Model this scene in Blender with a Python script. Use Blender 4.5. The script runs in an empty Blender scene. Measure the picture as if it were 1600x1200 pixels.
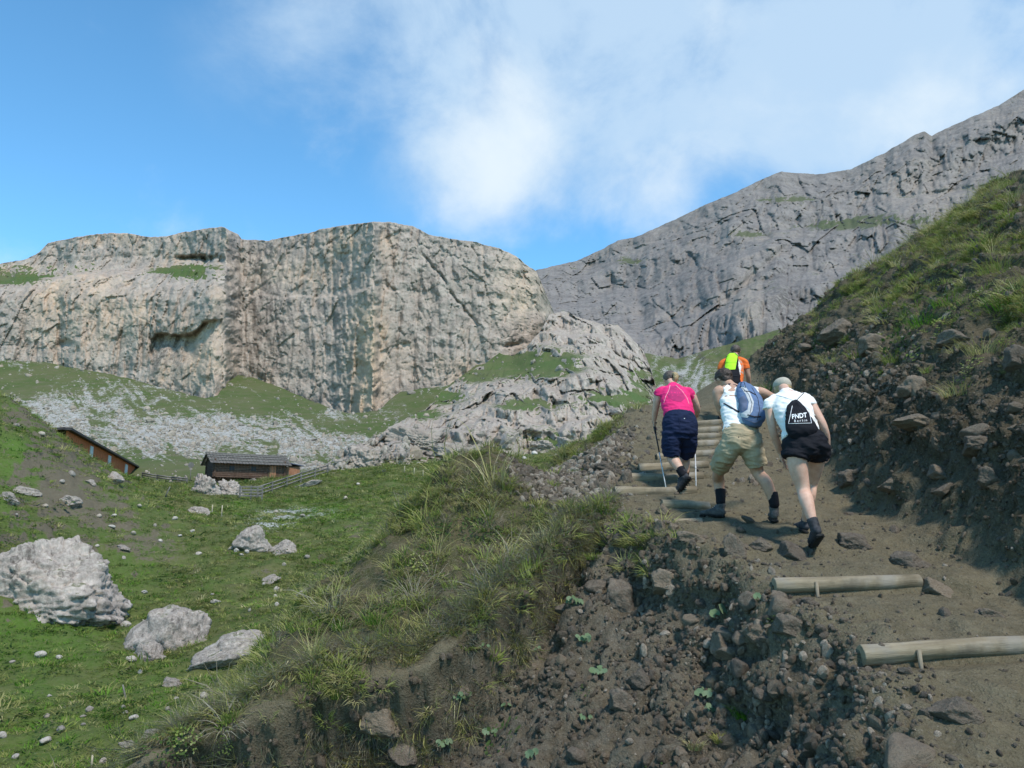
import bpy, bmesh, math, random
import numpy as np
from mathutils import Vector, Matrix, Euler, Quaternion
from mathutils.bvhtree import BVHTree

random.seed(7)
rng = np.random.default_rng(11)
scene = bpy.context.scene
COL = scene.collection
rad = math.radians

# ------------------------------------------------------------------ camera
PITCH = rad(10.0)
F = 1232.0                                   # focal length in photo pixels (1600 wide)
cam_d = bpy.data.cameras.new('camera')
cam_d.sensor_width = 36.0
cam_d.lens = 36.0 * F / 1600.0
cam_d.clip_start = 0.05
cam_d.clip_end = 6000
cam = bpy.data.objects.new('camera', cam_d)
COL.objects.link(cam)
cam.location = (0, 0, 0)
cam.rotation_euler = (rad(90) + PITCH, 0, 0)
scene.camera = cam
CP, SP = math.cos(PITCH), math.sin(PITCH)


def at(px, py, Y):
    """photo pixel + distance in front of the camera (m along +Y) -> world point"""
    cx = (px - 800.0) / F
    cy = (600.0 - py) / F
    t = Y / (CP - cy * SP)
    return Vector((cx * t, Y, (SP + cy * CP) * t))


def at_np(px, py, Y):
    cx = (px - 800.0) / F
    cy = (600.0 - py) / F
    t = Y / (CP - cy * SP)
    return cx * t, Y, (SP + cy * CP) * t


# ------------------------------------------------------------------ world, sun, exposure
SUN = Vector((0.31, -0.49, 0.815)).normalized()
world = bpy.data.worlds.new('World')
scene.world = world
world.use_nodes = True
wn, wl = world.node_tree.nodes, world.node_tree.links
wn.clear()


def wnode(t, **kw):
    n = wn.new(t)
    for k, v in kw.items():
        setattr(n, k, v)
    return n


w_out = wnode('ShaderNodeOutputWorld')
w_bg = wnode('ShaderNodeBackground')
w_bg.inputs['Strength'].default_value = 0.11
sky = wnode('ShaderNodeTexSky')
sky.sky_type = 'NISHITA'
sky.sun_disc = False
sky.sun_elevation = math.asin(SUN.z)
sky.sun_rotation = math.atan2(SUN.x, SUN.y)
sky.altitude = 2000
sky.air_density = 1.0
sky.dust_density = 0.4
sky.ozone_density = 1.6
w_hsv = wnode('ShaderNodeHueSaturation')
w_hsv.inputs['Value'].default_value = 1.56
wl.new(sky.outputs[0], w_hsv.inputs['Color'])
w_gain = wnode('ShaderNodeMix', data_type='RGBA', blend_type='MULTIPLY')
w_gain.inputs['Factor'].default_value = 1.0
wl.new(w_hsv.outputs[0], w_gain.inputs['A'])
w_gain.inputs['B'].default_value = (.94, 1.58, 1.66, 1)
w_tc = wnode('ShaderNodeTexCoord')
w_map = wnode('ShaderNodeVectorMath', operation='NORMALIZE')
wl.new(w_tc.outputs['Generated'], w_map.inputs[0])


def wmath(op, a, b=None, clamp=False):
    n = wnode('ShaderNodeMath', operation=op, use_clamp=clamp)
    for k, v in ((0, a), (1, b)):
        if v is None:
            continue
        if isinstance(v, (int, float)):
            n.inputs[k].default_value = v
        else:
            wl.new(v, n.inputs[k])
    return n.outputs[0]


def wnoise(scale, detail, rough, off=(0, 0, 0), stretch=(1, 1, 1), dist=0.0):
    m = wnode('ShaderNodeMapping')
    m.inputs['Location'].default_value = off
    m.inputs['Scale'].default_value = stretch
    wl.new(w_map.outputs[0], m.inputs['Vector'])
    n = wnode('ShaderNodeTexNoise')
    n.inputs['Scale'].default_value = scale
    n.inputs['Detail'].default_value = detail
    n.inputs['Roughness'].default_value = rough
    n.inputs['Distortion'].default_value = dist
    wl.new(m.outputs[0], n.inputs['Vector'])
    return n.outputs[0]


def wblob(px, py, rpx, amp):
    c = at(px, py, 1.0).normalized()
    d = wnode('ShaderNodeVectorMath', operation='DISTANCE')
    wl.new(w_map.outputs[0], d.inputs[0])
    d.inputs[1].default_value = c
    mr = wnode('ShaderNodeMapRange', interpolation_type='SMOOTHSTEP')
    wl.new(d.outputs['Value'], mr.inputs['Value'])
    mr.inputs['From Min'].default_value = 0.0
    mr.inputs['From Max'].default_value = rpx / F
    mr.inputs['To Min'].default_value = amp
    mr.inputs['To Max'].default_value = 0.0
    return mr.outputs[0]


def wsum(lst):
    s = lst[0]
    for b in lst[1:]:
        s = wmath('ADD', s, b)
    return s


# thin veil of cloud (pale) and denser cores (white)
veil = wsum([wblob(700, 60, 330, .55), wblob(950, 60, 420, .55), wblob(1250, 0, 480, .6),
             wblob(760, 230, 210, .30), wblob(1500, 60, 420, .35), wblob(430, 70, 190, .34),
             wblob(1010, 300, 120, .22), wblob(1450, 180, 130, .25), wblob(1200, 180, 200, .18), wblob(1620, 40, 330, .38)])
n_big = wnoise(5.0, 9, .60, (3.1, 0, 1.2), (1, 1, 1.1), 0.2)
n_far = wnoise(1.1, 4, .5, (7.3, 2.0, 5.0))
cl = wmath('ADD', veil, wmath('MULTIPLY', wmath('MULTIPLY', wmath('SUBTRACT', n_big, .5), 2.6), wmath('ADD', wmath('MULTIPLY', veil, 1.1), .12, True)))
cl = wmath('ADD', cl, wmath('MULTIPLY', wmath('SUBTRACT', n_far, .52), 1.0))
mr1 = wnode('ShaderNodeMapRange', interpolation_type='SMOOTHSTEP')
wl.new(cl, mr1.inputs['Value'])
mr1.inputs['From Min'].default_value = 0.08
mr1.inputs['From Max'].default_value = 0.95
mr1.inputs['To Max'].default_value = 0.86
core = wsum([wblob(800, 310, 150, .45), wblob(700, 190, 220, .25), wblob(1030, 300, 125, .62),
             wblob(1460, 185, 150, .62), wblob(780, 220, 280, .22), wblob(900, 150, 300, .2)])
n_core = wnoise(5.5, 8, .58, (1.0, 4.0, .3), (1, 1, 1.2), 0.2)
cc = wmath('ADD', core, wmath('MULTIPLY', wmath('SUBTRACT', n_core, .5), 2.3))
mr2 = wnode('ShaderNodeMapRange', interpolation_type='SMOOTHSTEP')
wl.new(cc, mr2.inputs['Value'])
mr2.inputs['From Min'].default_value = 0.10
mr2.inputs['From Max'].default_value = 1.15
mr2.inputs['To Max'].default_value = 0.80
mx1 = wnode('ShaderNodeMix', data_type='RGBA')
wl.new(mr1.outputs[0], mx1.inputs['Factor'])
wl.new(w_gain.outputs['Result'], mx1.inputs['A'])
mx1.inputs['B'].default_value = (5.3, 7.0, 8.8, 1)
mx2 = wnode('ShaderNodeMix', data_type='RGBA')
wl.new(mr2.outputs[0], mx2.inputs['Factor'])
wl.new(mx1.outputs['Result'], mx2.inputs['A'])
mx2.inputs['B'].default_value = (7.9, 8.8, 9.4, 1)
wl.new(mx2.outputs['Result'], w_bg.inputs['Color'])
wl.new(w_bg.outputs[0], w_out.inputs['Surface'])

sun_d = bpy.data.lights.new('sun', 'SUN')
sun_d.energy = 4.3
sun_d.angle = rad(7.0)
sun_d.color = (1.0, 0.95, 0.87)
sun_o = bpy.data.objects.new('sun', sun_d)
COL.objects.link(sun_o)
sun_o.rotation_euler = SUN.to_track_quat('Z', 'Y').to_euler()
sun_o.location = (30, -30, 60)

scene.view_settings.view_transform = 'Standard'
scene.view_settings.look = 'None'
scene.view_settings.gamma = 1.0
scene.view_settings.exposure = 0.0
scene.view_settings.use_curve_mapping = False
scene.cycles.max_bounces = 5
scene.cycles.diffuse_bounces = 3
scene.cycles.transparent_max_bounces = 6

# ------------------------------------------------------------------ numeric helpers
_perm = np.random.default_rng(5).permutation(256)
_perm = np.concatenate([_perm, _perm, _perm]).astype(np.int32)
_g = np.random.default_rng(6).normal(size=(256, 3))
_g /= np.linalg.norm(_g, axis=1)[:, None]
_g = _g.astype(np.float32)


def noise3(x, y, z):
    x = np.asarray(x, np.float32); y = np.asarray(y, np.float32); z = np.asarray(z, np.float32)
    x, y, z = np.broadcast_arrays(x, y, z)
    xi = np.floor(x).astype(np.int32); yi = np.floor(y).astype(np.int32); zi = np.floor(z).astype(np.int32)
    xf = x - xi; yf = y - yi; zf = z - zi
    xi &= 255; yi &= 255; zi &= 255
    u = xf * xf * xf * (xf * (xf * 6 - 15) + 10)
    v = yf * yf * yf * (yf * (yf * 6 - 15) + 10)
    w = zf * zf * zf * (zf * (zf * 6 - 15) + 10)

    def gr(dx, dy, dz):
        h = _perm[_perm[_perm[xi + dx] + yi + dy] + zi + dz]
        g = _g[h]
        return g[..., 0] * (xf - dx) + g[..., 1] * (yf - dy) + g[..., 2] * (zf - dz)
    a = gr(0, 0, 0) + u * (gr(1, 0, 0) - gr(0, 0, 0))
    b = gr(0, 1, 0) + u * (gr(1, 1, 0) - gr(0, 1, 0))
    c = gr(0, 0, 1) + u * (gr(1, 0, 1) - gr(0, 0, 1))
    d = gr(0, 1, 1) + u * (gr(1, 1, 1) - gr(0, 1, 1))
    e = a + v * (b - a)
    f = c + v * (d - c)
    return (e + w * (f - e)) * 1.5


def fbm(x, y, z, octv=4, gain=.5, lac=2.03):
    s = 0; a = 1.0; n = 0
    for k in range(octv):
        s = s + a * noise3(x + 17.3 * k, y - 9.1 * k, z + 4.7 * k)
        n += a
        a *= gain
        x = x * lac; y = y * lac; z = z * lac
    return s / n


def ridged(x, y, z, octv=4, gain=.5, lac=2.07):
    s = 0; a = 1.0; n = 0
    for k in range(octv):
        r = 1 - np.abs(noise3(x + 31.7 * k, y + 5.1 * k, z - 12.3 * k)) * 2.0
        s = s + a * r
        n += a
        a *= gain
        x = x * lac; y = y * lac; z = z * lac
    return s / n


def worley(x, y, z, seed=0):
    """cellular noise: F1, F2 and a random value per cell (joints and blocks of rock)"""
    x = np.asarray(x, np.float32); y = np.asarray(y, np.float32); z = np.asarray(z, np.float32)
    sh = x.shape
    x, y, z = x.ravel(), y.ravel(), z.ravel()
    xi = np.floor(x).astype(np.int32); yi = np.floor(y).astype(np.int32); zi = np.floor(z).astype(np.int32)
    f1 = np.full(x.shape, 9., np.float32); f2 = f1.copy(); idv = np.zeros(x.shape, np.float32)
    for dx in (-1, 0, 1):
        for dy in (-1, 0, 1):
            for dz in (-1, 0, 1):
                cx, cy, cz = xi + dx, yi + dy, zi + dz
                h = _perm[_perm[_perm[(cx + seed) & 255] + (cy & 255)] + (cz & 255)]
                ox = h / 256.0; oy = _perm[h + 37] / 256.0; oz = _perm[h + 101] / 256.0
                d = (cx + ox - x) ** 2 + (cy + oy - y) ** 2 + (cz + oz - z) ** 2
                m = d < f1
                f2 = np.where(m, f1, np.minimum(f2, d))
                idv = np.where(m, _perm[h + 173] / 255.0, idv)
                f1 = np.where(m, d, f1)
    return np.sqrt(f1).reshape(sh), np.sqrt(f2).reshape(sh), idv.reshape(sh)


def blocks(x, y, z, joint=.10, seed=0):
    """block offsets in -.5...5 and joint depth 0..1"""
    f1, f2, idv = worley(x, y, z, seed)
    return idv - .5, 1 - sstep(0, joint, f2 - f1)


def sstep(a, b, x):
    t = np.clip((x - a) / (b - a), 0, 1)
    return t * t * (3 - 2 * t)


def smooth_interp(x, xs, ys):
    """monotone-ish interpolation of knots, slightly rounded"""
    return np.interp(x, xs, ys)


class TPS:
    def __init__(self, pts, lam=0.0):
        p = np.array(pts, float)
        self.c = p[:, :2]
        n = len(p)
        self.s = np.ptp(self.c, axis=0).max()
        c = self.c / self.s
        K = self._phi(np.linalg.norm(c[:, None] - c[None], axis=2)) + lam * np.eye(n)
        Pm = np.hstack([np.ones((n, 1)), c])
        A = np.zeros((n + 3, n + 3))
        A[:n, :n] = K; A[:n, n:] = Pm; A[n:, :n] = Pm.T
        self.w = np.linalg.solve(A, np.concatenate([p[:, 2], [0, 0, 0]]))

    @staticmethod
    def _phi(r):
        return r * r * np.log(np.maximum(r, 1e-9))

    def __call__(self, x, y):
        sh = np.shape(x)
        q = np.stack([np.ravel(x), np.ravel(y)], 1) / self.s
        c = self.c / self.s
        out = self.w[-3] + self.w[-2] * q[:, 0] + self.w[-1] * q[:, 1]
        for k in range(len(c)):
            d2 = (q[:, 0] - c[k, 0]) ** 2 + (q[:, 1] - c[k, 1]) ** 2
            out = out + self.w[k] * 0.5 * d2 * np.log(np.maximum(d2, 1e-18))
        return out.reshape(sh)


def grid_normals(X, Y, Z):
    du = np.stack([np.gradient(a, axis=1) for a in (X, Y, Z)], -1)
    dv = np.stack([np.gradient(a, axis=0) for a in (X, Y, Z)], -1)
    n = np.cross(du, dv)
    n /= np.maximum(np.linalg.norm(n, axis=-1, keepdims=True), 1e-9)
    return n


def grid_faces(ny, nx):
    i = np.arange(ny - 1)[:, None] * nx + np.arange(nx - 1)[None]
    return np.stack([i, i + 1, i + nx + 1, i + nx], -1).reshape(-1, 4)


def mesh_np(name, verts, quads, smooth=True):
    me = bpy.data.meshes.new(name)
    verts = np.ascontiguousarray(verts, np.float32).reshape(-1, 3)
    k = quads.shape[1]
    me.vertices.add(len(verts))
    me.vertices.foreach_set('co', verts.ravel())
    me.loops.add(quads.size)
    me.loops.foreach_set('vertex_index', quads.astype(np.int32).ravel())
    me.polygons.add(len(quads))
    me.polygons.foreach_set('loop_start', np.arange(0, quads.size, k, dtype=np.int32))
    me.update(calc_edges=True)
    me.validate()
    if smooth:
        me.polygons.foreach_set('use_smooth', np.ones(len(me.polygons), bool))
    return me


def attr_np(me, name, arr):
    a = me.attributes.new(name, 'FLOAT', 'POINT')
    a.data.foreach_set('value', np.ascontiguousarray(arr, np.float32).ravel())


def link(name, me, mat=None, parent=None, label=None, cat=None, group=None, kind=None):
    o = bpy.data.objects.new(name, me)
    COL.objects.link(o)
    if mat is not None and me is not None:
        if len(me.materials) == 0:
            me.materials.append(mat)
    if parent is not None:
        o.parent = parent
    tag(o, label, cat, group, kind)
    return o


def tag(o, label=None, cat=None, group=None, kind=None):
    if label: o['label'] = label
    if cat: o['category'] = cat
    if group: o['group'] = group
    if kind: o['kind'] = kind
    return o


def empty(name, loc, label=None, cat=None, group=None, rz=0.0):
    o = bpy.data.objects.new(name, None)
    o.empty_display_size = .2
    COL.objects.link(o)
    o.location = loc
    o.rotation_euler = (0, 0, rz)
    tag(o, label, cat, group)
    return o


# ------------------------------------------------------------------ material helper
class NT:
    def __init__(self, name, rough=.9, spec=.25):
        self.m = bpy.data.materials.new(name)
        self.m.use_nodes = True
        self.t = self.m.node_tree
        self.b = self.t.nodes['Principled BSDF']
        self.b.inputs['Roughness'].default_value = rough
        self.b.inputs['Specular IOR Level'].default_value = spec
        self.h = None

    def n(self, t, **kw):
        x = self.t.nodes.new(t)
        for k, v in kw.items():
            setattr(x, k, v)
        return x

    def put(self, sock, v):
        if hasattr(v, 'is_linked') or isinstance(v, bpy.types.NodeSocket):
            self.t.links.new(v, sock)
        elif isinstance(v, (tuple, list)) and len(v) == 3 and sock.type == 'RGBA':
            sock.default_value = (*v, 1)
        else:
            sock.default_value = v

    def pos(self, scale=(1, 1, 1), off=(0, 0, 0), rot=(0, 0, 0), kind='Object'):
        tc = self.n('ShaderNodeTexCoord')
        mp = self.n('ShaderNodeMapping')
        mp.inputs['Scale'].default_value = scale
        mp.inputs['Location'].default_value = off
        mp.inputs['Rotation'].default_value = rot
        self.t.links.new(tc.outputs[kind], mp.inputs['Vector'])
        return mp.outputs[0]

    def noise(self, scale, detail=5, rough=.55, vec=None, dist=0.0):
        x = self.n('ShaderNodeTexNoise')
        x.inputs['Scale'].default_value = scale
        x.inputs['Detail'].default_value = detail
        x.inputs['Roughness'].default_value = rough
        x.inputs['Distortion'].default_value = dist
        self.t.links.new(vec if vec is not None else self.pos(), x.inputs['Vector'])
        return x.outputs[0]

    def vor(self, scale, feature='F1', vec=None, out='Distance', rnd=1.0):
        x = self.n('ShaderNodeTexVoronoi', feature=feature)
        x.inputs['Scale'].default_value = scale
        x.inputs['Randomness'].default_value = rnd
        self.t.links.new(vec if vec is not None else self.pos(), x.inputs['Vector'])
        return x.outputs[out]

    def mathn(self, op, a, b=0.0, clamp=False):
        x = self.n('ShaderNodeMath', operation=op, use_clamp=clamp)
        self.put(x.inputs[0], a)
        self.put(x.inputs[1], b)
        return x.outputs[0]

    def rng(self, v, a, b, c=0.0, d=1.0, smooth=True):
        x = self.n('ShaderNodeMapRange', interpolation_type='SMOOTHSTEP' if smooth else 'LINEAR')
        self.put(x.inputs['Value'], v)
        x.inputs['From Min'].default_value = a
        x.inputs['From Max'].default_value = b
        x.inputs['To Min'].default_value = c
        x.inputs['To Max'].default_value = d
        return x.outputs[0]

    def mix(self, f, a, b, blend='MIX'):
        x = self.n('ShaderNodeMix', data_type='RGBA', blend_type=blend)
        self.put(x.inputs['Factor'], f)
        self.put(x.inputs['A'], a)
        self.put(x.inputs['B'], b)
        return x.outputs['Result']

    def attr(self, name):
        x = self.n('ShaderNodeAttribute', attribute_name=name)
        return x.outputs['Fac']

    def normal_z(self):
        g = self.n('ShaderNodeNewGeometry')
        s = self.n('ShaderNodeSeparateXYZ')
        self.t.links.new(g.outputs['Normal'], s.inputs[0])
        return s.outputs['Z']

    def objrand(self):
        return self.n('ShaderNodeObjectInfo').outputs['Random']

    def bump(self, height, strength=.5, dist=.02):
        x = self.n('ShaderNodeBump')
        x.inputs['Strength'].default_value = strength
        x.inputs['Distance'].default_value = dist
        self.put(x.inputs['Height'], height)
        if self.h is not None:
            self.t.links.new(self.h, x.inputs['Normal'])
        self.h = x.outputs[0]

    def done(self, color, rough=None, tint=None):
        if tint is not None:
            color = self.mix(1.0, color, tint, 'MULTIPLY')
        self.put(self.b.inputs['Base Color'], color)
        if rough is not None:
            self.put(self.b.inputs['Roughness'], rough)
        if self.h is not None:
            self.t.links.new(self.h, self.b.inputs['Normal'])
        return self.m


def plain(name, col, rough=.8, spec=.25, nscale=40.0, var=.12, bump=.0, bdist=.002):
    t = NT(name, rough, spec)
    f = t.noise(nscale, 5, .6)
    d = tuple(c * (1 - var * 1.6) for c in col)
    l = tuple(min(1, c * (1 + var)) for c in col)
    c = t.mix(t.rng(f, .3, .7), d, l)
    if bump:
        t.bump(f, bump, bdist)
    return t.done(c)


# --- rock materials
def rock_mat(name, grey, grey2, warm, dark, sc, grass_col=None, streak=1.0, warm_amt=.6, bumpd=.3, crack=.6):
    """sc: metres of the largest mottling"""
    t = NT(name, .93, .15)
    p = t.pos()
    ps = t.pos(scale=(1, 1, .22))
    big = t.noise(1.0 / sc, 5, .6, p)
    mid = t.noise(4.5 / sc, 6, .65, p)
    fine = t.noise(26.0 / sc, 6, .7, p)
    st = t.noise(6.5 / sc, 6, .68, ps, .4)
    st2 = t.noise(18.0 / sc, 4, .7, ps, .3)
    c = t.mix(t.rng(mid, .36, .64), grey, grey2)
    wm = t.mathn('ADD', t.rng(big, .50, .68, 0, warm_amt), t.attr('warm'), True)
    wm = t.mathn('MULTIPLY', wm, t.rng(mid, .25, .6, .35, 1))
    c = t.mix(wm, c, warm)
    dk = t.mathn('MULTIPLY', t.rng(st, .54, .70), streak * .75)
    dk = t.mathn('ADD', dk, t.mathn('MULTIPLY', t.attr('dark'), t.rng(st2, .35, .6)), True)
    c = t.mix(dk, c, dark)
    cr = t.vor(5.0 / sc, 'DISTANCE_TO_EDGE', t.pos(scale=(1, 1, .55)))
    c = t.mix(t.rng(cr, 0, .035, crack, 0), c, dark)
    c = t.mix(t.rng(fine, .35, .7, 0, .35), c, tuple(min(1, x * 1.35) for x in grey2))
    t.bump(fine, .6, bumpd * .35)
    t.bump(mid, .5, bumpd)
    t.bump(st2, .5, bumpd * .4)
    if grass_col is not None:
        nz = t.normal_z()
        gf = t.mathn('ADD', t.attr('grass'), t.rng(nz, .55, .85, 0, .75), False)
        gf = t.mathn('ADD', gf, t.mathn('MULTIPLY', t.mathn('SUBTRACT', mid, .5), 1.6))
        gf = t.mathn('ADD', gf, t.mathn('MULTIPLY', t.mathn('SUBTRACT', fine, .5), .9))
        gf = t.rng(gf, .42, .62)
        gc = t.mix(t.rng(big, .35, .65), grass_col[0], grass_col[1])
        gc = t.mix(t.rng(fine, .3, .7, 0, .6), gc, grass_col[2])
        c = t.mix(t.mathn('SUBTRACT', 1.0, gf), gc, t.mix(1.0, c, (1.09, .985, .955), 'MULTIPLY'))
    return t.done(c)


GR_FAR = ((.055, .105, .022), (.095, .115, .042), (.10, .095, .05))
M = {}
M['cliff'] = rock_mat('cliff_rock', (.225, .203, .175), (.335, .307, .265), (.45, .35, .24), (.145, .126, .102), 22, GR_FAR, .34, .55, 1.0, .2)
M['mountain'] = rock_mat('mountain_rock', (.128, .126, .118), (.192, .189, .178), (.27, .245, .20), (.064, .062, .060), 60,
                         ((.07, .09, .04), (.09, .10, .05), (.11, .105, .07)), .8, .4, 1.6, .3)
M['buttress'] = rock_mat('buttress_rock', (.21, .193, .165), (.34, .315, .272), (.36, .30, .225), (.075, .070, .060), 12, GR_FAR, .7, .3, .5, .2)
M['boulder'] = rock_mat('limestone_boulder', (.225, .210, .182), (.42, .395, .352), (.36, .31, .24), (.070, .064, .055), 1.1,
                        ((.10, .12, .05), (.13, .13, .07), (.16, .15, .10)), 1.2, .35, .16, 0.0)

# ==================================================================================================
#  FAR TERRAIN : cliffs, mountain, buttress, scree, gully
# ==================================================================================================
def blob(px, py, cx, cy, rx, ry, soft=1.0):
    d = ((px - cx) / rx) ** 2 + ((py - cy) / ry) ** 2
    return np.exp(-d * soft)


FAR_ME = []
GRID = {}


def sheet(name, x0, x1, step, top, base, depth, mat, attrs=None, disp=None, back=((8, 6), (40, 10)), edge=1.6, rowstep=None):
    """rock sheet whose outline follows given pixel polylines; depth(px,py,s)->Y (m); disp(x,y,z)->dY"""
    cols = np.arange(x0, x1 + step, step)
    tp = np.interp(cols, *zip(*top)); bs = np.interp(cols, *zip(*base))
    nr = int(max(bs - tp) / (rowstep or step)) + 2
    s = np.linspace(0, 1, nr)[:, None]
    PX = np.repeat(cols[None], nr, 0)
    tpn = tp + edge * 2.2 * fbm(cols * .045, cols * 0, cols * 0 + 3, 5, .6)
    PY = bs[None] + (tpn - bs)[None] * s
    Yd = depth(PX, PY, s)
    X, Y, Z = at_np(PX, PY, Yd)
    if disp is not None:
        Yd = Yd + disp(X, Y, Z, PX, PY, s)
        X, Y, Z = at_np(PX, PY, Yd)
    # carry the surface on behind the brow so that it has a top
    Xa, Ya, Za = [X], [Y], [Z]
    pxs, pys = [PX], [PY]
    for dy, dz in back:
        Xa.append(X[-1:] * (1 + dy / Y[-1:])); Ya.append(Y[-1:] + dy); Za.append(Z[-1:] - dz * .0 - dy * .05)
        pxs.append(PX[-1:]); pys.append(PY[-1:])
    X = np.vstack(Xa); Y = np.vstack(Ya); Z = np.vstack(Za); PX = np.vstack(pxs); PY = np.vstack(pys)
    me = mesh_np(name, np.stack([X, Y, Z], -1), grid_faces(*X.shape))
    for k in ('warm', 'grass', 'dark', 'scree'):
        a = attrs[k](PX, PY) if attrs and k in attrs else np.zeros_like(PX)
        attr_np(me, k, np.clip(a, -1, 2))
    GRID[name] = (X, Y, Z, PX, PY)
    if name in ('rock_buttress', 'scree_slope'):
        FAR_ME.append(me)
    return link(name, me, mat, kind='structure')


# ---- the pale cliff on the left
CL_TOP = [(-260, 470), (-120, 440), (0, 412), (40, 405), (60, 395), (75, 380), (110, 372), (150, 366), (190, 363), (230, 370), (262, 369),
          (290, 362), (325, 356), (350, 355), (372, 366), (378, 374), (420, 376), (450, 369), (490, 362), (520, 354), (560, 349), (590, 346),
          (620, 349), (645, 353), (668, 366), (700, 372), (740, 378), (780, 388), (805, 399), (820, 412), (838, 424), (850, 450), (862, 480), (872, 505)]
CL_BASE = [(-260, 610), (0, 600), (80, 600), (190, 622), (335, 652), (372, 625), (440, 640), (545, 668), (590, 665), (640, 640),
           (700, 640), (760, 600), (820, 590), (872, 580)]
CL_Y = [(-260, 262), (0, 250), (90, 252), (110, 245), (200, 240), (300, 231), (335, 224), (352, 229), (368, 254), (378, 262), (430, 256), (520, 250),
        (560, 240), (583, 233), (596, 247), (640, 251), (700, 252), (760, 254), (800, 258), (830, 266), (850, 280), (872, 305)]


def cliff_depth(PX, PY, s):
    w1 = fbm(PX / 26, PY / 26, PX * 0 + 1, 4, .6); w2 = fbm(PX / 22, PY / 22, PX * 0 + 8, 4, .6)
    PX = PX + 9 * w1
    PY = PY + 8 * w2
    y = np.interp(PX, *zip(*CL_Y))
    tp = np.interp(PX, *zip(*CL_TOP))
    y = y + 7.0 * s ** 1.5
    # receding shoulder at the top left, grassy shelf under the summit block
    y = y + 16 * sstep(470, 400, PY) * sstep(385, 330, PX) + 10 * sstep(425, 412, PY + .06 * (PX - 300)) * sstep(372, 340, PX)
    # roof over the stained recess
    ledge = 530 - .26 * (PX - 237) + 6 * np.sin(PX * .07)
    rec = sstep(233, 240, PX) * sstep(352, 330, PX)
    y = y + 5.0 * rec * sstep(ledge - 1, ledge + 3, PY) * (1 - sstep(ledge + 4, ledge + 60, PY))
    # caves and niches
    y = y + 7 * blob(PX, PY, 308, 404, 24, 4) + 4 * blob(PX, PY, 100, 537, 12, 7) + 4 * blob(PX, PY, 800, 538, 14, 4)
    # horizontal break across the middle wall, wall above set back
    br = 462 + .01 * (PX - 400) - 14 * blob(PX, PX * 0, 590, 0, 40, 1)
    y = y + 1.2 * sstep(br + 3, br - 3, PY) * sstep(375, 390, PX) * sstep(640, 600, PX)
    # diagonal crack on the right-hand wall
    cr = 395 + (PX - 660) * 1.35
    y = y + 1.8 * np.exp(-((PY - cr) / 3.5) ** 2) * sstep(655, 670, PX) * sstep(750, 730, PX)
    return y


def cliff_disp(X, Y, Z, PX, PY, s):
    wx = fbm(X / 30, Y / 30, Z / 30, 3) * 6
    d = 4.5 * fbm(X / 28, Y / 28, Z / 60, 3)
    d = d + 3.4 * (0.5 - ridged((X + wx) / 13, Y / 40, Z / 60, 3))
    zz = Z + 2.5 * fbm(X / 18, Y / 18, Z / 18, 3)
    st = np.abs(((zz / 9.5) % 1.0) - .5) * 2
    d = d + 1.1 * (st ** 3) * (.4 + fbm(X / 14, Y / 14, Z / 10, 2))
    d = d + 1.5 * fbm(X / 4.2, Y / 6, Z / 5.5, 5, .62)
    d = d + 1.5 * (0.5 - ridged((X + .4 * wx) / 4.2, Y / 30, Z / 16, 3, .6))
    d = d + 1.6 * (0.4 - ridged((X - wx) / 26, Y / 60, (Z + .5 * X) / 14, 3, .55)) * (fbm(X / 30, Y / 30, Z / 30 + 4, 2) + .4)
    d = d - 1.0 * np.abs(fbm(X / 6, Y / 6, Z / 9 + 7, 3, .6))
    b1, j1 = blocks((X + .35 * wx) / 9, Y / 16, (Z + .1 * X) / 30, .07)
    b2, j2 = blocks((X + .2 * wx) / 3.2, Y / 6, Z / 9, .09, 7)
    b3, j3 = blocks(X / 1.7, Y / 3, Z / 2.4, .12, 31)
    fis = np.maximum(0, ridged((X + .5 * wx) / 6.5, Y / 60, Z / 55 + 3, 2, .6) - .45) ** 2
    d = .62 * d + 1.5 * b1 + 1.0 * b2 + .7 * b3 + .25 * j1 + .25 * j2 + .15 * j3 + 5.0 * fis
    return d


def cliff_warm(px, py):
    return (1.1 * blob(px, py, 572, 590, 30, 70) + .7 * blob(px, py, 575, 500, 26, 50) + .5 * blob(px, py, 545, 380, 40, 28)
            + .75 * blob(px, py, 315, 560, 50, 60) + .5 * blob(px, py, 180, 500, 70, 50) + .65 * blob(px, py, 815, 460, 45, 60)
            + .5 * blob(px, py, 460, 430, 60, 25) + .35 * blob(px, py, 100, 490, 60, 60) - .35 * blob(px, py, 440, 540, 70, 90)
            - .3 * blob(px, py, 690, 450, 45, 70))


def cliff_grass(px, py):
    g = (1.0 * blob(px, py, 296, 426, 62, 15) + .9 * blob(px, py, 20, 428, 60, 22) + .5 * blob(px, py, 190, 400, 70, 12)
         + .55 * blob(px, py, 120, 415, 60, 14) + .6 * blob(px, py, 598, 492, 20, 9) + .45 * blob(px, py, 430, 372, 60, 4)
         + .5 * blob(px, py, 720, 508, 18, 6) + .35 * blob(px, py, 480, 520, 60, 5) + .35 * blob(px, py, 430, 478, 60, 6))
    return 1.5 * g - .80


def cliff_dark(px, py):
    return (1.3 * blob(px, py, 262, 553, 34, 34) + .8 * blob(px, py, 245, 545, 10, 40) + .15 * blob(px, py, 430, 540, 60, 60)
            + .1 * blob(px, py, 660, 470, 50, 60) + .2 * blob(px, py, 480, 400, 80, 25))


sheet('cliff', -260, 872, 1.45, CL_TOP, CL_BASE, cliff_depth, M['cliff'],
      {'warm': cliff_warm, 'grass': cliff_grass, 'dark': cliff_dark}, cliff_disp, back=((6, 0), (25, 0), (90, 0)))

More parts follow.
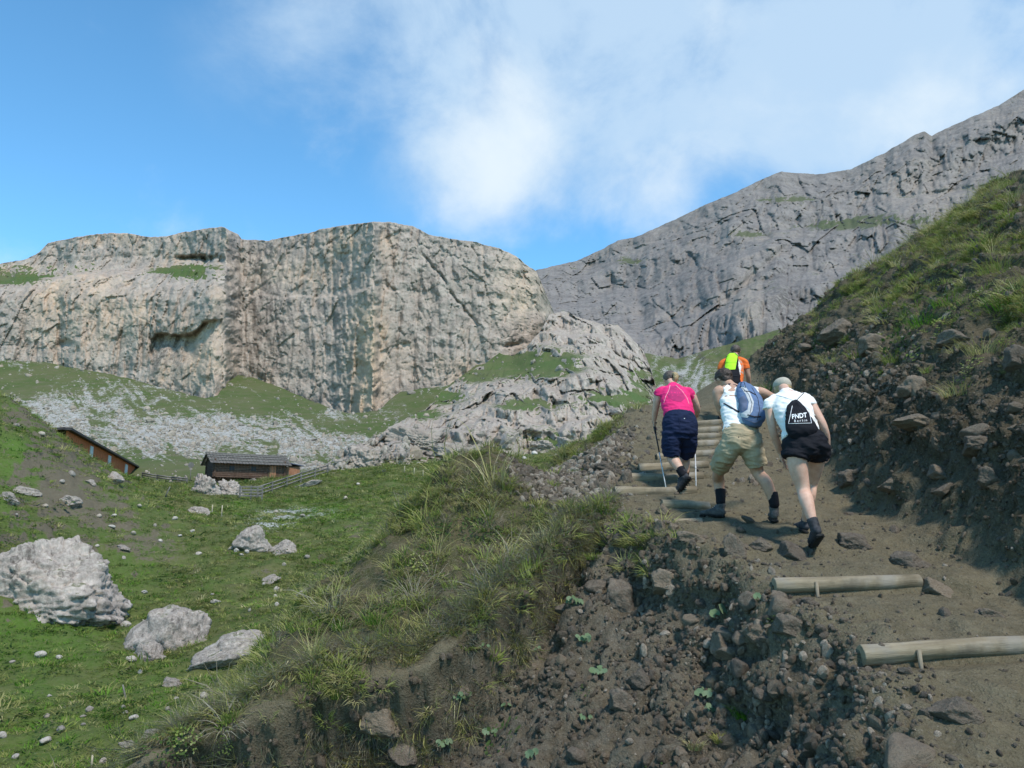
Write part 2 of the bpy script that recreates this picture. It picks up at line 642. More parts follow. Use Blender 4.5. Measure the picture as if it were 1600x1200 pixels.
# ---- the grey mountain on the right
MT_TOP = [(800, 445), (840, 421), (900, 408), (935, 392), (965, 376), (1000, 368), (1060, 340), (1100, 321), (1150, 300), (1190, 280), (1222, 268),
          (1250, 271), (1285, 272), (1330, 264), (1380, 240), (1420, 216), (1444, 205), (1456, 212), (1475, 202), (1500, 191), (1560, 165),
          (1600, 140), (1700, 90), (1820, 40)]
MT_BASE = [(800, 560), (1000, 600), (1060, 590), (1130, 570), (1200, 550), (1260, 535), (1300, 530), (1400, 500), (1600, 460), (1820, 440)]


def mt_depth(PX, PY, s):
    tp = np.interp(PX, *zip(*MT_TOP))
    y = 400 + (PX - 1000) * .04 + np.interp(s + .05 * fbm(PX / 190, PY / 150, PX * 0 + 4, 2) - .00012 * (PX - 1200), [-.2, 0, .30, .40, .58, .68, .84, .93, 1.15], [-30, 0, 60, 125, 180, 250, 300, 355, 430])
    y = y + 34 * fbm(PX / 120, PY / 160, PX * 0, 3) * sstep(0, .2, s)
    # hollow on the left of the face and ribs
    y = y + 40 * blob(PX, PY, 960, 450, 60, 70) - 30 * blob(PX, PY, 1160, 470, 70, 80)
    y = y + 12 * np.exp(-((PY - (300 - (PX - 1480) * .13)) / 5) ** 2) * sstep(1380, 1450, PX)
    y = y + 14 * np.exp(-((PY - (430 - (PX - 1180) * .9)) / 9) ** 2) * sstep(1090, 1140, PX) * sstep(1300, 1240, PX)
    return y


def mt_disp(X, Y, Z, PX, PY, s):
    X = (PX - 800) * .50          # gullies run down the fall line, which here points at the viewer
    wx = 9 * fbm(X / 70, Y / 160, Z / 70, 3)
    f = sstep(0, .1, 1 - s) * .7 + .3
    d = 15 * (0.5 - ridged((X + wx) / 52, Y / 260, Z / 190, 4)) + 6 * (0.5 - ridged((X + .6 * wx) / 17, Y / 200, Z / 60, 4, .6))
    d = d + 12 * fbm(X / 55, Y / 150, Z / 90, 4)
    zz = Z + .12 * X + 12 * fbm(X / 60, Y / 60, Z / 60, 3)
    st = np.abs(((zz / 27) % 1.0) - .5) * 2
    d = d + 1.5 * st ** 3
    d = d + 6 * fbm(X / 11, Y / 90, Z / 45, 5, .64)
    b1, j1 = blocks((X + .5 * wx) / 34, Y / 150, (Z - .2 * X) / 110, .07, 3)
    b2, j2 = blocks((X + .3 * wx) / 11, Y / 110, (Z + .2 * X) / 26, .09, 11)
    b3, j3 = blocks((X + .1 * wx) / 4.5, Y / 60, (Z + .2 * X) / 11, .12, 41)
    fis = np.maximum(0, ridged((X + .6 * wx) / 24, Y / 200, Z / 190 + 3, 2, .6) - .4) ** 2
    d = .8 * d + 7 * b1 + 5.0 * b2 + 3.0 * b3 + .8 * j1 + .7 * j2 + .5 * j3 + 14 * fis
    return 1.35 * d * f


def mt_grass(px, py):
    g = (.8 * blob(px, py, 1400, 345, 110, 9) + .7 * blob(px, py, 1230, 312, 40, 6) + .6 * blob(px, py, 1160, 365, 50, 6)
         + .5 * blob(px, py, 985, 408, 30, 6) + .6 * blob(px, py, 1300, 352, 50, 7))
    return g - .50


sheet('mountain', 800, 1820, 1.6, MT_TOP, MT_BASE, mt_depth, M['mountain'],
      {'grass': mt_grass,
       'warm': lambda px, py: .8 * blob(px, py, 1170, 475, 26, 50) + .4 * blob(px, py, 1440, 300, 90, 40) - .25 * blob(px, py, 980, 440, 90, 60),
       'dark': lambda px, py: .9 * blob(px, py, 1230, 470, 40, 40) + .5 * blob(px, py, 1080, 440, 60, 60)}, mt_disp,
      back=((20, 0), (120, 0)), edge=1.3)

# ---- grassy gully with pale scree between the buttress and the mountain
M['slope'] = None


def slope_mat(name, sc, gcols, stone, dirt):
    t = NT(name, .95, .1)
    p = t.pos()
    big = t.noise(1 / sc, 5, .6, p)
    mid = t.noise(5 / sc, 6, .65, p)
    fine = t.noise(28 / sc, 6, .72, p)
    c = t.mix(t.rng(big, .36, .62), gcols[0], gcols[1])
    c = t.mix(t.rng(mid, .42, .68, 0, .8), c, gcols[2])
    c = t.mix(t.rng(fine, .35, .7, 0, .55), c, tuple(x * 1.5 for x in gcols[0]))
    c = t.mix(t.mathn('MULTIPLY', t.rng(t.normal_z(), .86, .60), t.rng(mid, .3, .6)), c, dirt)
    v = t.attr('scree')
    sf = t.mathn('ADD', v, t.mathn('MULTIPLY', t.mathn('SUBTRACT', mid, .5), 1.8))
    sf = t.mathn('ADD', sf, t.mathn('MULTIPLY', t.mathn('SUBTRACT', fine, .5), 3.4))
    stc = t.mix(t.rng(fine, .3, .7), tuple(x * .55 for x in stone), stone)
    stv = t.vor(9 / sc, 'F1', p)
    stc = t.mix(t.rng(stv, .1, .6, .35, 0), stc, tuple(min(1, x * 1.25) for x in stone))
    c = t.mix(t.rng(sf, .30, .75), c, stc)
    t.bump(fine, .7, sc * .012)
    t.bump(mid, .6, sc * .03)
    return t.done(c)


M['scree'] = slope_mat('scree_grass', 14, ((.060, .082, .026), (.092, .095, .042), (.115, .098, .062)), (.38, .36, .325), (.15, .125, .09))
GU_TOP = [(820, 560), (960, 540), (1005, 552), (1060, 560), (1130, 540), (1200, 520), (1260, 505), (1320, 500)]
GU_BASE = [(820, 730), (1320, 730)]


def scree_streak(px, py, slope, w, off=0):
    py = py * 1.25
    q = (px * slope[0] + py * slope[1]) / w + 3 * fbm(px / 60, py / 60, px * 0 + off, 3)
    r = (px * slope[1] - py * slope[0]) / (w * 7)
    return fbm(q, r, q * 0 + off, 4, .6)


sheet('gully_slope', 820, 1320, 1.8, GU_TOP, GU_BASE,
      lambda PX, PY, s: 170 + 215 * s ** .9 + 10 * fbm(PX / 40, PY / 25, PX * 0, 4), M['scree'],
      {'scree': lambda px, py: -.05 + 1.3 * scree_streak(px, py, (.8, .6), 16, 2.0) + .5 * blob(px, py, 1090, 590, 40, 30) + .3 * blob(px, py, 1040, 600, 30, 40)
       - .6 * blob(px, py, 1200, 545, 70, 22)},
      lambda X, Y, Z, PX, PY, s: 3 * fbm(X / 8, Y / 12, Z / 6, 4), back=((20, 0),))

# ---- scree slope below the pale cliff
SC_TOP = [(-260, 560), (0, 562), (70, 566), (100, 572), (190, 588), (260, 608), (320, 622), (340, 618), (356, 596), (372, 586), (395, 590), (440, 606), (500, 632), (545, 646), (590, 642), (625, 612),
          (700, 602), (760, 560), (800, 560)]
SC_BASE = [(-260, 770), (800, 770)]


def sc_depth(PX, PY, s):
    yt = 238 + 5 * np.cos((PX - 20) / 110.0)
    y0 = 104.0
    ref = np.interp(PX, [-260, 0, 150, 320, 480, 600, 800], [556, 560, 578, 600, 612, 608, 575])
    q = np.clip((770 - PY) / (770 - ref), 0, 1.1)
    return y0 + (yt - y0) * q ** 1.15


def sc_scree(px, py):
    st = scree_streak(px, py, (-.58, .80), 15, 5.0)
    a = .14 + 1.9 * st + .6 * fbm(px / 7, py / 5, px * 0 + 3, 3, .6)
    a = a + .7 * blob(px, py, 370, 662, 95, 15) + .55 * blob(px, py, 330, 690, 90, 26) + .5 * blob(px, py, 230, 670, 80, 30)
    a = a + .45 * blob(px, py, 520, 685, 70, 25) + .4 * blob(px, py, 90, 640, 70, 26) + .55 * blob(px, py, 135, 620, 12, 25) + .4 * blob(px, py, 600, 660, 24, 7)
    a = a + .25 * blob(px, py, 180, 650, 150, 45) + .25 * blob(px, py, 450, 695, 130, 32)
    a = a - .9 * blob(px, py, 430, 622, 110, 24) - .8 * blob(px, py, 560, 665, 90, 12) - .6 * blob(px, py, 60, 590, 80, 18) - .5 * blob(px, py, 260, 635, 60, 14)
    a = a - .8 * blob(px, py, 270, 735, 90, 22) - .7 * blob(px, py, 660, 630, 60, 20)
    return a


sheet('scree_slope', -260, 800, 1.8, SC_TOP, SC_BASE, sc_depth, M['scree'], {'scree': sc_scree},
      lambda X, Y, Z, PX, PY, s: (2.2 * fbm(X / 9, Y / 14, Z / 9, 4) + .9 * fbm(X / 2.2, Y / 4, Z / 2, 3)) * sstep(1.0, .9, s), back=((10, 0),))

# ---- rocky buttress in the middle
BU_TOP = [(490, 735), (515, 722), (540, 700), (575, 690), (610, 668), (640, 650), (665, 640), (690, 612), (730, 585), (760, 566), (780, 552), (800, 556), (820, 545), (842, 520),
          (858, 492), (880, 486), (905, 496), (935, 505), (965, 508), (985, 525), (1005, 548), (1018, 580), (1030, 620), (1036, 650)]
BU_BASE = [(490, 760), (1036, 745)]
butress_Y = TPS([(490, 750, 112), (600, 740, 118), (700, 735, 122), (800, 730, 126), (900, 720, 130), (1030, 720, 130), (560, 700, 128), (640, 660, 150), (660, 700, 135),
                 (720, 660, 150), (800, 650, 156), (900, 660, 150), (1000, 660, 158), (760, 570, 236), (700, 615, 212), (800, 575, 226), (840, 570, 205), (780, 610, 178),
                 (840, 520, 240), (860, 495, 258), (905, 500, 262), (960, 510, 262), (900, 560, 196), (960, 590, 190), (900, 600, 178), (1000, 560, 240), (1020, 600, 215), (960, 625, 168),
                 (880, 545, 225), (1030, 640, 178)], .002)


def bu_depth(PX, PY, s):
    y = butress_Y(PX, PY)
    n = fbm(PX / 60, PY / 50, PX * 0 + 6, 3, .5)
    st = 19.0
    q = (y + 22 * n) / st
    fl = np.floor(q); fr = q - fl
    yt = (fl + sstep(.62, 1.0, fr)) * st - 22 * n
    g = np.clip(bu_grass(PX, PY) + .3, 0, 1)
    return y + (yt - y) * .5 * (1 - .8 * g)


def bu_disp(X, Y, Z, PX, PY, s):
    d = 7 * (.5 - ridged(X / 12, Y / 40, Z / 26, 4, .55)) + 4 * fbm(X / 8, Y / 30, Z / 14, 4, .55) + 1.6 * fbm(X / 2.4, Y / 14, Z / 6, 4, .6)
    g = np.clip(bu_grass(PX, PY) + .3, 0, 1)
    b1, j1 = blocks(X / 7, Y / 34, Z / 20, .08, 5)
    b2, j2 = blocks(X / 2.8, Y / 16, Z / 9, .1, 15)
    b3, j3 = blocks(X / 1.2, Y / 8, Z / 3.2, .12, 25)
    d = .95 * d + 6.0 * b1 + 3.2 * b2 + 1.6 * b3 + 1.0 * j1 + .7 * j2 + .3 * j3
    return d * (1 - .8 * g) * sstep(0, .08, s)


def bu_grass(px, py):
    return (1.5 * blob(px, py, 835, 568, 62, 18) + 1.2 * blob(px, py, 790, 562, 30, 12) + 1.1 * blob(px, py, 965, 622, 50, 12) + .9 * blob(px, py, 825, 632, 45, 9)
            + 1.2 * blob(px, py, 690, 620, 30, 10) + 1.0 * blob(px, py, 740, 588, 30, 8) + .8 * blob(px, py, 880, 690, 70, 14) + .7 * blob(px, py, 660, 648, 30, 8)
            + 1.0 * blob(px, py, 620, 730, 120, 16) + .6 * blob(px, py, 1000, 590, 20, 16) - .45)


sheet('rock_buttress', 490, 1036, 1.4, BU_TOP, BU_BASE, bu_depth, M['buttress'],
      {'grass': bu_grass, 'warm': lambda px, py: px * 0 - .1, 'dark': lambda px, py: .4 * blob(px, py, 680, 690, 60, 20)}, bu_disp, back=((12, 0),), edge=2.4)

# ==================================================================================================
#  MEADOW (valley floor, hut terrace, slope on the left)
# ==================================================================================================
def ctl(lst):
    return [tuple(at(*p)) for p in lst]


MEADOW_PX = [(-150, 1200, 20), (0, 1200, 21), (200, 1215, 20.5), (400, 1250, 19), (100, 1100, 26), (300, 1090, 26.5), (0, 1010, 31), (100, 985, 33), (265, 1035, 29.5), (400, 1010, 31),
             (-150, 960, 30), (500, 960, 34), (150, 900, 42), (300, 880, 45), (480, 890, 45), (0, 860, 36), (-150, 850, 32), (400, 860, 48), (580, 850, 48), (650, 800, 60),
             (0, 780, 42), (60, 740, 48), (0, 700, 48), (-150, 640, 46), (0, 622, 54), (50, 650, 56), (100, 684, 60), (150, 718, 66), (190, 742, 72), (215, 752, 76),
             (150, 770, 62), (250, 790, 68), (300, 770, 84), (350, 800, 72), (450, 800, 74), (440, 770, 90), (340, 768, 100), (250, 757, 104), (400, 752, 112), (300, 752, 116),
             (500, 742, 104), (560, 745, 96), (600, 780, 72), (650, 740, 96), (700, 725, 108), (800, 720, 108), (900, 705, 112), (1000, 700, 112), (760, 770, 74), (850, 750, 80), (1000, 720, 90),
             (1150, 700, 110)]
mpts = ctl(MEADOW_PX)
mpts += [(-62, 118, 6.6), (-75, 100, 8.0), (-60, 95, 6.5), (-30, 140, 8.5), (-80, 140, 10), (20, 140, 11.5), (60, 120, 12), (0, 14, -7.2), (-14, 12, -8.0), (8, 30, -3.0), (10, 60, 2.5), (30, 60, 4), (-30, 14, -5.5),
         (-50, 30, 2), (5, 10, -7.5)]
meadow_f = TPS(mpts, .0006)
TH = np.linspace(rad(-44), rad(22), 690)
RR = 11.0 * (165.0 / 11.0) ** np.linspace(0, 1, 395)
th, rr = np.meshgrid(TH, RR)
mX = rr * np.sin(th); mY = rr * np.cos(th)
mZ = meadow_f(mX, mY)
hum = fbm(mX / 5.5, mY / 5.5, mX * 0, 3)
mZ = mZ + .85 * hum + .34 * fbm(mX / 1.6, mY / 1.6, mX * 0 + 4, 3) + .07 * fbm(mX / .45, mY / .45, mX * 0 + 9, 3)
# small cattle-trod terraces on the steeper ground
gz = np.hypot(np.gradient(mZ, axis=0) / np.gradient(mY, axis=0).clip(.01), 0)
tz = mZ + .35 * fbm(mX / 3, mY / 3, mX * 0 + 2, 3)
mZ = mZ + .16 * (np.abs(((tz / .62) % 1.0) - .5) * 2 - .5) * sstep(.05, .2, np.abs(gz))
mN = grid_normals(mX, mY, mZ)
mPX = 800 + F * mX / (mY * CP + mZ * SP)
mPY = 600 - F * (mZ * CP - mY * SP) / (mY * CP + mZ * SP)
dirt = (.75 * blob(mPX, mPY, 95, 760, 60, 60) + .5 * blob(mPX, mPY, 170, 800, 60, 30) + .65 * blob(mPX, mPY, 230, 850, 70, 25) + .35 * blob(mPX, mPY, 20, 640, 40, 30) + .3 * blob(mPX, mPY, 330, 890, 70, 25)
        + .4 * blob(mPX, mPY, 560, 830, 60, 30))
stony = (.55 * blob(mPX, mPY, 420, 815, 50, 16) + .5 * blob(mPX, mPY, 480, 800, 70, 10) + .35 * blob(mPX, mPY, 860, 710, 90, 10) + .25 * blob(mPX, mPY, 760, 700, 60, 10))
vivid = (.8 * blob(mPX, mPY, 20, 720, 50, 60) + .8 * blob(mPX, mPY, 60, 1000, 110, 60) + .5 * blob(mPX, mPY, 200, 900, 60, 70) + .6 * blob(mPX, mPY, 510, 800, 60, 20)
         + .4 * blob(mPX, mPY, 250, 1090, 120, 60) + .5 * blob(mPX, mPY, 380, 790, 40, 10) + .5 * blob(mPX, mPY, 60, 1150, 120, 50))


def meadow_mat():
    t = NT('meadow_turf', .95, .1)
    p = t.pos()
    big = t.noise(.16, 4, .6, p)
    mid = t.noise(.9, 6, .65, p)
    fine = t.noise(7.0, 6, .72, p)
    c = t.mix(t.rng(mid, .38, .62), (.070, .098, .024), (.112, .112, .042))
    c = t.mix(t.mathn('ADD', t.rng(big, .52, .66, 0, .45), t.attr('vivid'), True), c, (.078, .138, .022))
    c = t.mix(t.rng(fine, .42, .70, 0, .75), c, (.10, .105, .048))
    c = t.mix(t.rng(fine, .50, .25, 0, .8), c, (.036, .052, .016))
    df = t.mathn('ADD', t.attr('dirt'), t.mathn('MULTIPLY', t.mathn('SUBTRACT', mid, .5), 1.8))
    df = t.mathn('ADD', df, t.rng(t.normal_z(), .88, .62, 0, .9))
    df = t.mathn('ADD', df, t.mathn('MULTIPLY', t.mathn('SUBTRACT', fine, .5), 1.2))
    dc = t.mix(fine, (.075, .06, .04), (.17, .145, .10))
    c = t.mix(t.rng(df, .38, .62), c, dc)
    sf = t.mathn('ADD', t.attr('scree'), t.mathn('MULTIPLY', t.mathn('SUBTRACT', fine, .5), 2.6))
    c = t.mix(t.rng(sf, .42, .6), c, t.mix(mid, (.28, .275, .26), (.5, .49, .47)))
    t.bump(fine, .8, .10)
    t.bump(mid, .5, .25)
    return t.done(c)


M['meadow'] = meadow_mat()
meadow_me = mesh_np('meadow', np.stack([mX, mY, mZ], -1), grid_faces(*mX.shape))
attr_np(meadow_me, 'dirt', dirt); attr_np(meadow_me, 'scree', stony); attr_np(meadow_me, 'vivid', vivid)
meadow = link('meadow', meadow_me, M['meadow'], kind='structure')

# ==================================================================================================
#  NEAR GROUND : stepped trail, eroded bank on the left, hillside on the right
# ==================================================================================================
# logs laid across the trail: left px, right px, py at left, py at right, Y
LOGS = [(1345, 1660, 1024, 1006, 5.00), (1209, 1437, 915, 909, 6.15), (1052, 1096, 818, 816, 8.25), (1034, 1108, 789, 792, 8.95), (960, 1088, 769, 768, 9.50),
        (982, 1098, 748, 745, 10.05), (998, 1106, 733, 727, 10.60), (1026, 1117, 716, 709, 11.2), (1036, 1123, 700, 693, 11.8), (1042, 1124, 688, 682, 12.3),
        (1048, 1126, 677, 671, 12.8), (1052, 1127, 666, 660, 13.3)]
zk_y, zk_z = [-1, 1, 2, 3, 4], [-1.75, -1.62, -1.5, -1.32, -1.13]
for (a, b, pa, pb, Yk) in LOGS:
    zc = at((a + b) / 2, (pa + pb) / 2, Yk).z
    zk_y += [Yk - .10, Yk + .06]
    drop = .07 if Yk < 7 else .03
    zk_z += [zc - drop, zc + .045]
    if abs(Yk - 6.15) < .01:
        zk_y += [6.85, 7.15, 7.9]
        zk_z += [at(1240, 873, 6.85).z, at(1240, 855, 7.15).z + .02, at(1165, 815, 7.9).z]
zk_y += [14.5, 16, 18, 24]
zk_z += [at(1150, 640, 14.5).z, 2.30, 2.3, 2.1]
XL = ([-1, 3, 4, 5, 6, 7, 8, 9, 10, 12, 14, 16, 24], [1.2, 1.7, 1.95, 2.15, 2.0, 1.72, 1.35, 1.05, 1.05, 1.5, 2.1, 2.5, 3])
XF = ([-1, 5.5, 7, 8.5, 11, 14, 17, 24], [3.6, 3.6, 3.7, 3.72, 4.05, 4.5, 5.2, 6])
ztr = lambda y: np.interp(y, zk_y, zk_z)
base_pts = [(float(np.interp(y, *XL)) + .05, y, float(ztr(y))) for y in (1, 2.5, 4, 5, 6, 7, 8, 9, 10, 11, 12, 13, 14, 15.5)]
base_pts += [(3.6, y, float(ztr(y))) for y in (1, 3, 5, 7, 9, 11, 13, 15, 17, 20)]
base_pts += ctl([(960, 800, 9), (900, 785, 9.5), (850, 765, 9.9), (800, 750, 10), (740, 742, 10), (690, 770, 9.5), (600, 850, 9), (500, 930, 8.5), (400, 1030, 8), (270, 1170, 7.5),
                 (880, 868, 7.95), (760, 950, 7.6), (640, 1035, 7.3), (560, 1030, 7.2), (460, 1072, 7.0), (300, 1140, 6.75), (200, 1190, 6.6), (800, 850, 8.7), (700, 870, 8.5), (650, 930, 8.0),
                 (1010, 680, 13), (930, 712, 12.6), (870, 738, 12.2), (930, 760, 10.6), (1095, 640, 15)])
base_pts += [(-.5, 12, .1), (-2.5, 10.5, -1.9), (-4, 9, -3.3), (-6, 9, -5.6), (-6.5, 14, -6.2), (-3, 14, -3.0), (0, 14.5, .2), (0, 18, -1.6), (-4, 20, -5.2), (2, 16, 1.1), (1.5, 20, -.6), (3, 18, 1.9),
             (-5, 6, -3.9), (-7, 7, -6.2), (3, 24, .6), (-2, 24, -4.6), (0, 3, -1.9), (-4, 3, -3.6)]
base_f = TPS(base_pts, .00005)
scar_pts = ctl([(958, 1031, 7.0), (880, 1100, 6.85), (800, 1175, 6.6), (700, 1110, 6.9), (640, 1110, 6.95), (640, 1170, 6.6), (500, 1150, 6.6), (500, 1210, 6.2), (350, 1200, 6.3), (1080, 1040, 6.35), (1100, 1110, 5.95),
                (1000, 1190, 5.75), (1180, 1130, 5.5), (1230, 1190, 5.0), (1010, 930, 7.5), (930, 930, 7.7), (900, 900, 7.85), (760, 1000, 7.45), (850, 980, 7.5), (1060, 960, 6.95), (300, 1190, 6.5), (200, 1240, 6.3), (1150, 1040, 6.0),
                (1180, 1000, 6.15), (920, 852, 8.35), (955, 832, 8.7), (1000, 862, 8.0), (985, 818, 9.0), (880, 905, 7.95)])
scar_pts += [(float(np.interp(y, *XL)) - .02, y, float(ztr(y)) - .04) for y in (1, 3, 4, 5, 6, 7, 8)]
scar_pts += [(-1, 5, -3.0), (.6, 4.5, -2.1), (.3, 3, -2.4), (-2, 5, -3.4), (0, 2, -2.5), (-4, 5.5, -4.0), (-3, 3, -3.9), (1, 8.8, 0.0), (-2, 7.4, -2.3)]
scar_f = TPS(scar_pts, .0001)
LIP = ([-7, -4, -2.7, -1.9, -1.3, -.93, -.24, .1, .3, .5, .9, 1.2, 2.0], [5.9, 6.35, 6.75, 6.98, 7.15, 7.28, 7.60, 7.88, 8.12, 8.5, 8.85, 9.05, 9.3])
hill_pts = [(3.7, 3, -.5), (4.25, 7, .72), (4.2, 5, .25), (4.2, 3, -.2), (4.2, 1, -.6), (4.35, 9, 1.3), (4.65, 11, 1.95), (5.05, 14, 2.8), (5.4, 16.5, 3.25),
            (6.5, 10, 3.35), (5.5, 7, 1.85), (7, 7, 3.1), (9, 7, 4.7), (9, 10, 5.45), (11, 12, 6.9), (6.5, 13, 4.0), (5.7, 5, 1.6), (5.7, 2, 1.0), (8, 3, 3.0), (12, 6, 6.5)]
hill_pts += ctl([(1600, 268, 14), (1500, 333, 15), (1400, 398, 16), (1300, 460, 17), (1250, 503, 18), (1170, 567, 20), (1125, 600, 22), (1700, 205, 13.5)])
hill_pts += [(12, 17, 6.6), (10.5, 18.5, 5.4), (9.0, 20, 4.6), (8.0, 21.5, 3.9), (7.5, 23, 3.4), (12, 24, 4.0), (6.6, 24.5, 3.3)]
hill_f = TPS(hill_pts, .0001)

gx = np.arange(-7.2, 12.0, .03)
gy = [1.0]
while gy[-1] < 24.5:
    y = gy[-1]
    gy.append(y + (.05 if y < 3.2 else max(.022, .0032 * y)))
gy = np.array(gy)
nX, nY = np.meshgrid(gx, gy)
wob = fbm(nX / .9, nY / .9, nX * 0, 4)
wob2 = fbm(nX / .28, nY / .28, nX * 0 + 5, 3)
zb = base_f(nX, nY)
zb = zb + .32 * np.exp(-((nX + .45) / .95) ** 2 - ((nY - 9.8) / .95) ** 2)
xl = np.interp(nY, *XL); xf = np.interp(nY, *XF); yl = np.interp(nX, *LIP)
on_trail = sstep(-.35, .25, nX - xl + .15 * wob) * sstep(16.5, 14.5, nY)
zb = zb + (ztr(nY) - zb) * on_trail + (.06 * np.clip(nX - 2.8, -2, 2)) * on_trail * 0
w_scar = sstep(-.02, .17, yl - nY + .32 * wob + .10 * wob2) * sstep(-.05, .35, xl - nX + .22 * wob + .08 * wob2)
zs = scar_f(nX, nY)
zs = np.minimum(zs, zb + .02)
zs = zs - (.40 + .38 * np.exp(-((nX + .9) / .8) ** 2)) * sstep(.02, .22, yl - nY + .25 * wob) * sstep(1.2, .35, yl - nY) * (nX > -4) * sstep(1.1, .5, nX)
w_bank = sstep(-.02, .60, nX - xf + .30 * wob + .08 * wob2)
zh = hill_f(nX, nY)
zh = np.maximum(zh, zb - 3)
nZ = zb + (zs - zb) * w_scar
nZ = nZ + (zh - nZ) * w_bank
nPXd = nY * CP + nZ * SP
nPX = 800 + F * nX / nPXd; nPY = 600 - F * (nZ * CP - nY * SP) / nPXd
# ribs washed into the bank below the trail
q = .62 * nX - .78 * nY + .25 * wob
rib = np.abs((((q + .1 * wob2) / .42) % 1.0) - .5) * 2
ribm = w_scar * sstep(-.35, .25, fbm(nX / 1.4, nY / 1.4, nX * 0 + 8, 2)) * sstep(-.8, .3, nX)
nZ = nZ - .20 * ribm * (1 - rib) ** 1.3
# turf hummocks on the grassy ground
grassy = np.clip((1 - w_scar) * (1 - on_trail) * (1 - w_bank) * np.where(nX < -1.2, sstep(-.12, .05, nY - yl + .15 * wob), sstep(7.0, 7.6, nY + .6 * wob)) * sstep(.6, -.2, nX - xl), 0, 1)
rubz = sstep(-1.35, -.75, nX - xl + .25 * wob) * sstep(9.0, 9.5, nY) * sstep(13.2, 12.4, nY)
grassy = grassy * (1 - .92 * rubz)
hillg = w_bank * sstep(.55, 1.3, nX - xf + .4 * wob)
N0 = grid_normals(nX, nY, nZ)
edge_z = sstep(.7, 0, np.abs(nX - xl + .1)) * (1 - w_bank)
amp_l = .05 * w_scar + .12 * w_bank * (1 - .35 * hillg) + 0.028 * on_trail + .11 * grassy + .022 + .03 * edge_z
lump = fbm(nX / .42, nY / .42, nZ / .42, 4, .58) * 1.5
rough_r = ridged(nX / .75, nY / .75, nZ / .5, 4, .55) - .55
d = amp_l * lump + (.17 * w_bank + .085 * w_scar + .06 * edge_z) * rough_r + (.22 * hillg + .10 * grassy) * fbm(nX / 1.1, nY / 1.1, nZ, 3)
wb1, wj1 = blocks(nX / .30, nY / .30, nZ / .24, .10, 2)
wb2, wj2 = blocks(nX / .11, nY / .11, nZ / .09, .12, 12)
bk = .9 * w_bank * (1 - .6 * hillg) + .80 * w_scar * (1 - .5 * ribm) + .35 * edge_z + .14 * on_trail
d = d + bk * (.10 * wb1 + .045 * wb2 - .035 * wj1 - .016 * wj2)
d = d + (.028 * w_scar + .03 * w_bank + .009 + .012 * edge_z) * fbm(nX / .09, nY / .09, nZ / .09, 3, .6)
for (a_, b_, pa_, pb_, Yk_) in LOGS:      # the ground is trodden flat where a log lies
    A_ = at(a_, pa_, Yk_); B_ = at(b_, pb_, Yk_)
    mk = sstep(.30, .12, np.abs(nY - Yk_)) * sstep(-.12, .0, nX - A_.x) * sstep(.12, 0, nX - B_.x)
    zl = A_.z + (B_.z - A_.z) * np.clip((nX - A_.x) / (B_.x - A_.x), 0, 1)
    d = d * (1 - .85 * mk)
    nZ = np.minimum(nZ, nZ + (np.where(nY < Yk_, zl - (.085 if Yk_ < 7 else .035), zl + .035) - nZ) * mk)
P = np.stack([nX, nY, nZ], -1) + N0 * d[..., None]
# turf overhangs the washed-out bank
lipn = yl - nY + .32 * wob + .10 * wob2
ovh = sstep(-.45, -.03, lipn) * sstep(.16, .02, lipn) * sstep(1.0, .5, nX) * sstep(-4.2, -3.4, nX) * (1 - w_bank)
P[..., 1] -= ovh * (.32 + .14 * wob)
P[..., 0] -= ovh * .05
P[..., 2] -= ovh * .05
nX, nY, nZ = P[..., 0], P[..., 1], P[..., 2]
nN = grid_normals(nX, nY, nZ)


def near_mat():
    t = NT('trail_earth', .95, .12)
    p = t.pos()
    big = t.noise(1.1, 4, .6, p)
    mid = t.noise(7.0, 6, .65, p)
    fine = t.noise(45, 6, .7, p)
    vor = t.vor(60, 'F1', p)
    vcol = t.vor(60, 'F1', p, 'Color')
    trail = t.mix(t.rng(mid, .35, .65), (.112, .097, .064), (.178, .156, .108))
    trail = t.mix(t.rng(big, .4, .62, 0, .6), trail, (.140, .121, .078))
    scar = t.mix(t.rng(big, .38, .62), (.066, .054, .040), (.150, .128, .096))
    scar = t.mix(t.rng(mid, .40, .66, 0, .8), scar, (.130, .120, .104))
    bank = t.mix(t.rng(big, .4, .6), (.034, .025, .015), (.074, .058, .036))
    bank = t.mix(t.rng(mid, .40, .68, 0, .8), bank, (.078, .069, .057))
    turf = t.mix(t.rng(mid, .4, .6), (.050, .058, .018), (.095, .08, .045))
    c = t.mix(t.attr('scar'), trail, scar)
    c = t.mix(t.attr('bank'), c, bank)
    c = t.mix(t.rng(t.mathn('ADD', t.attr('grass'), t.mathn('MULTIPLY', t.mathn('SUBTRACT', mid, .5), 1.2)), .4, .62), c, turf)
    sep = t.n('ShaderNodeSeparateColor')
    t.t.links.new(vcol, sep.inputs[0])
    grit = t.rng(t.mathn('ADD', sep.outputs[0], t.mathn('MULTIPLY', t.attr('grit'), .35)), .80, .95)
    grit = t.mathn('MULTIPLY', grit, t.rng(vor, .42, .30))
    c = t.mix(t.mathn('MULTIPLY', grit, .55), c, t.mix(sep.outputs[1], (.13, .115, .095), (.30, .275, .235)))
    c = t.mix(t.rng(fine, .3, .75, 0, .5), c, (.19, .168, .130))
    c = t.mix(t.rng(fine, .45, .25, 0, .6), c, (.035, .03, .024))
    t.bump(fine, 1.0, .02)
    t.bump(vor, .5, .012)
    t.bump(mid, .7, .06)
    return t.done(c, None, (.92, .88, .80))


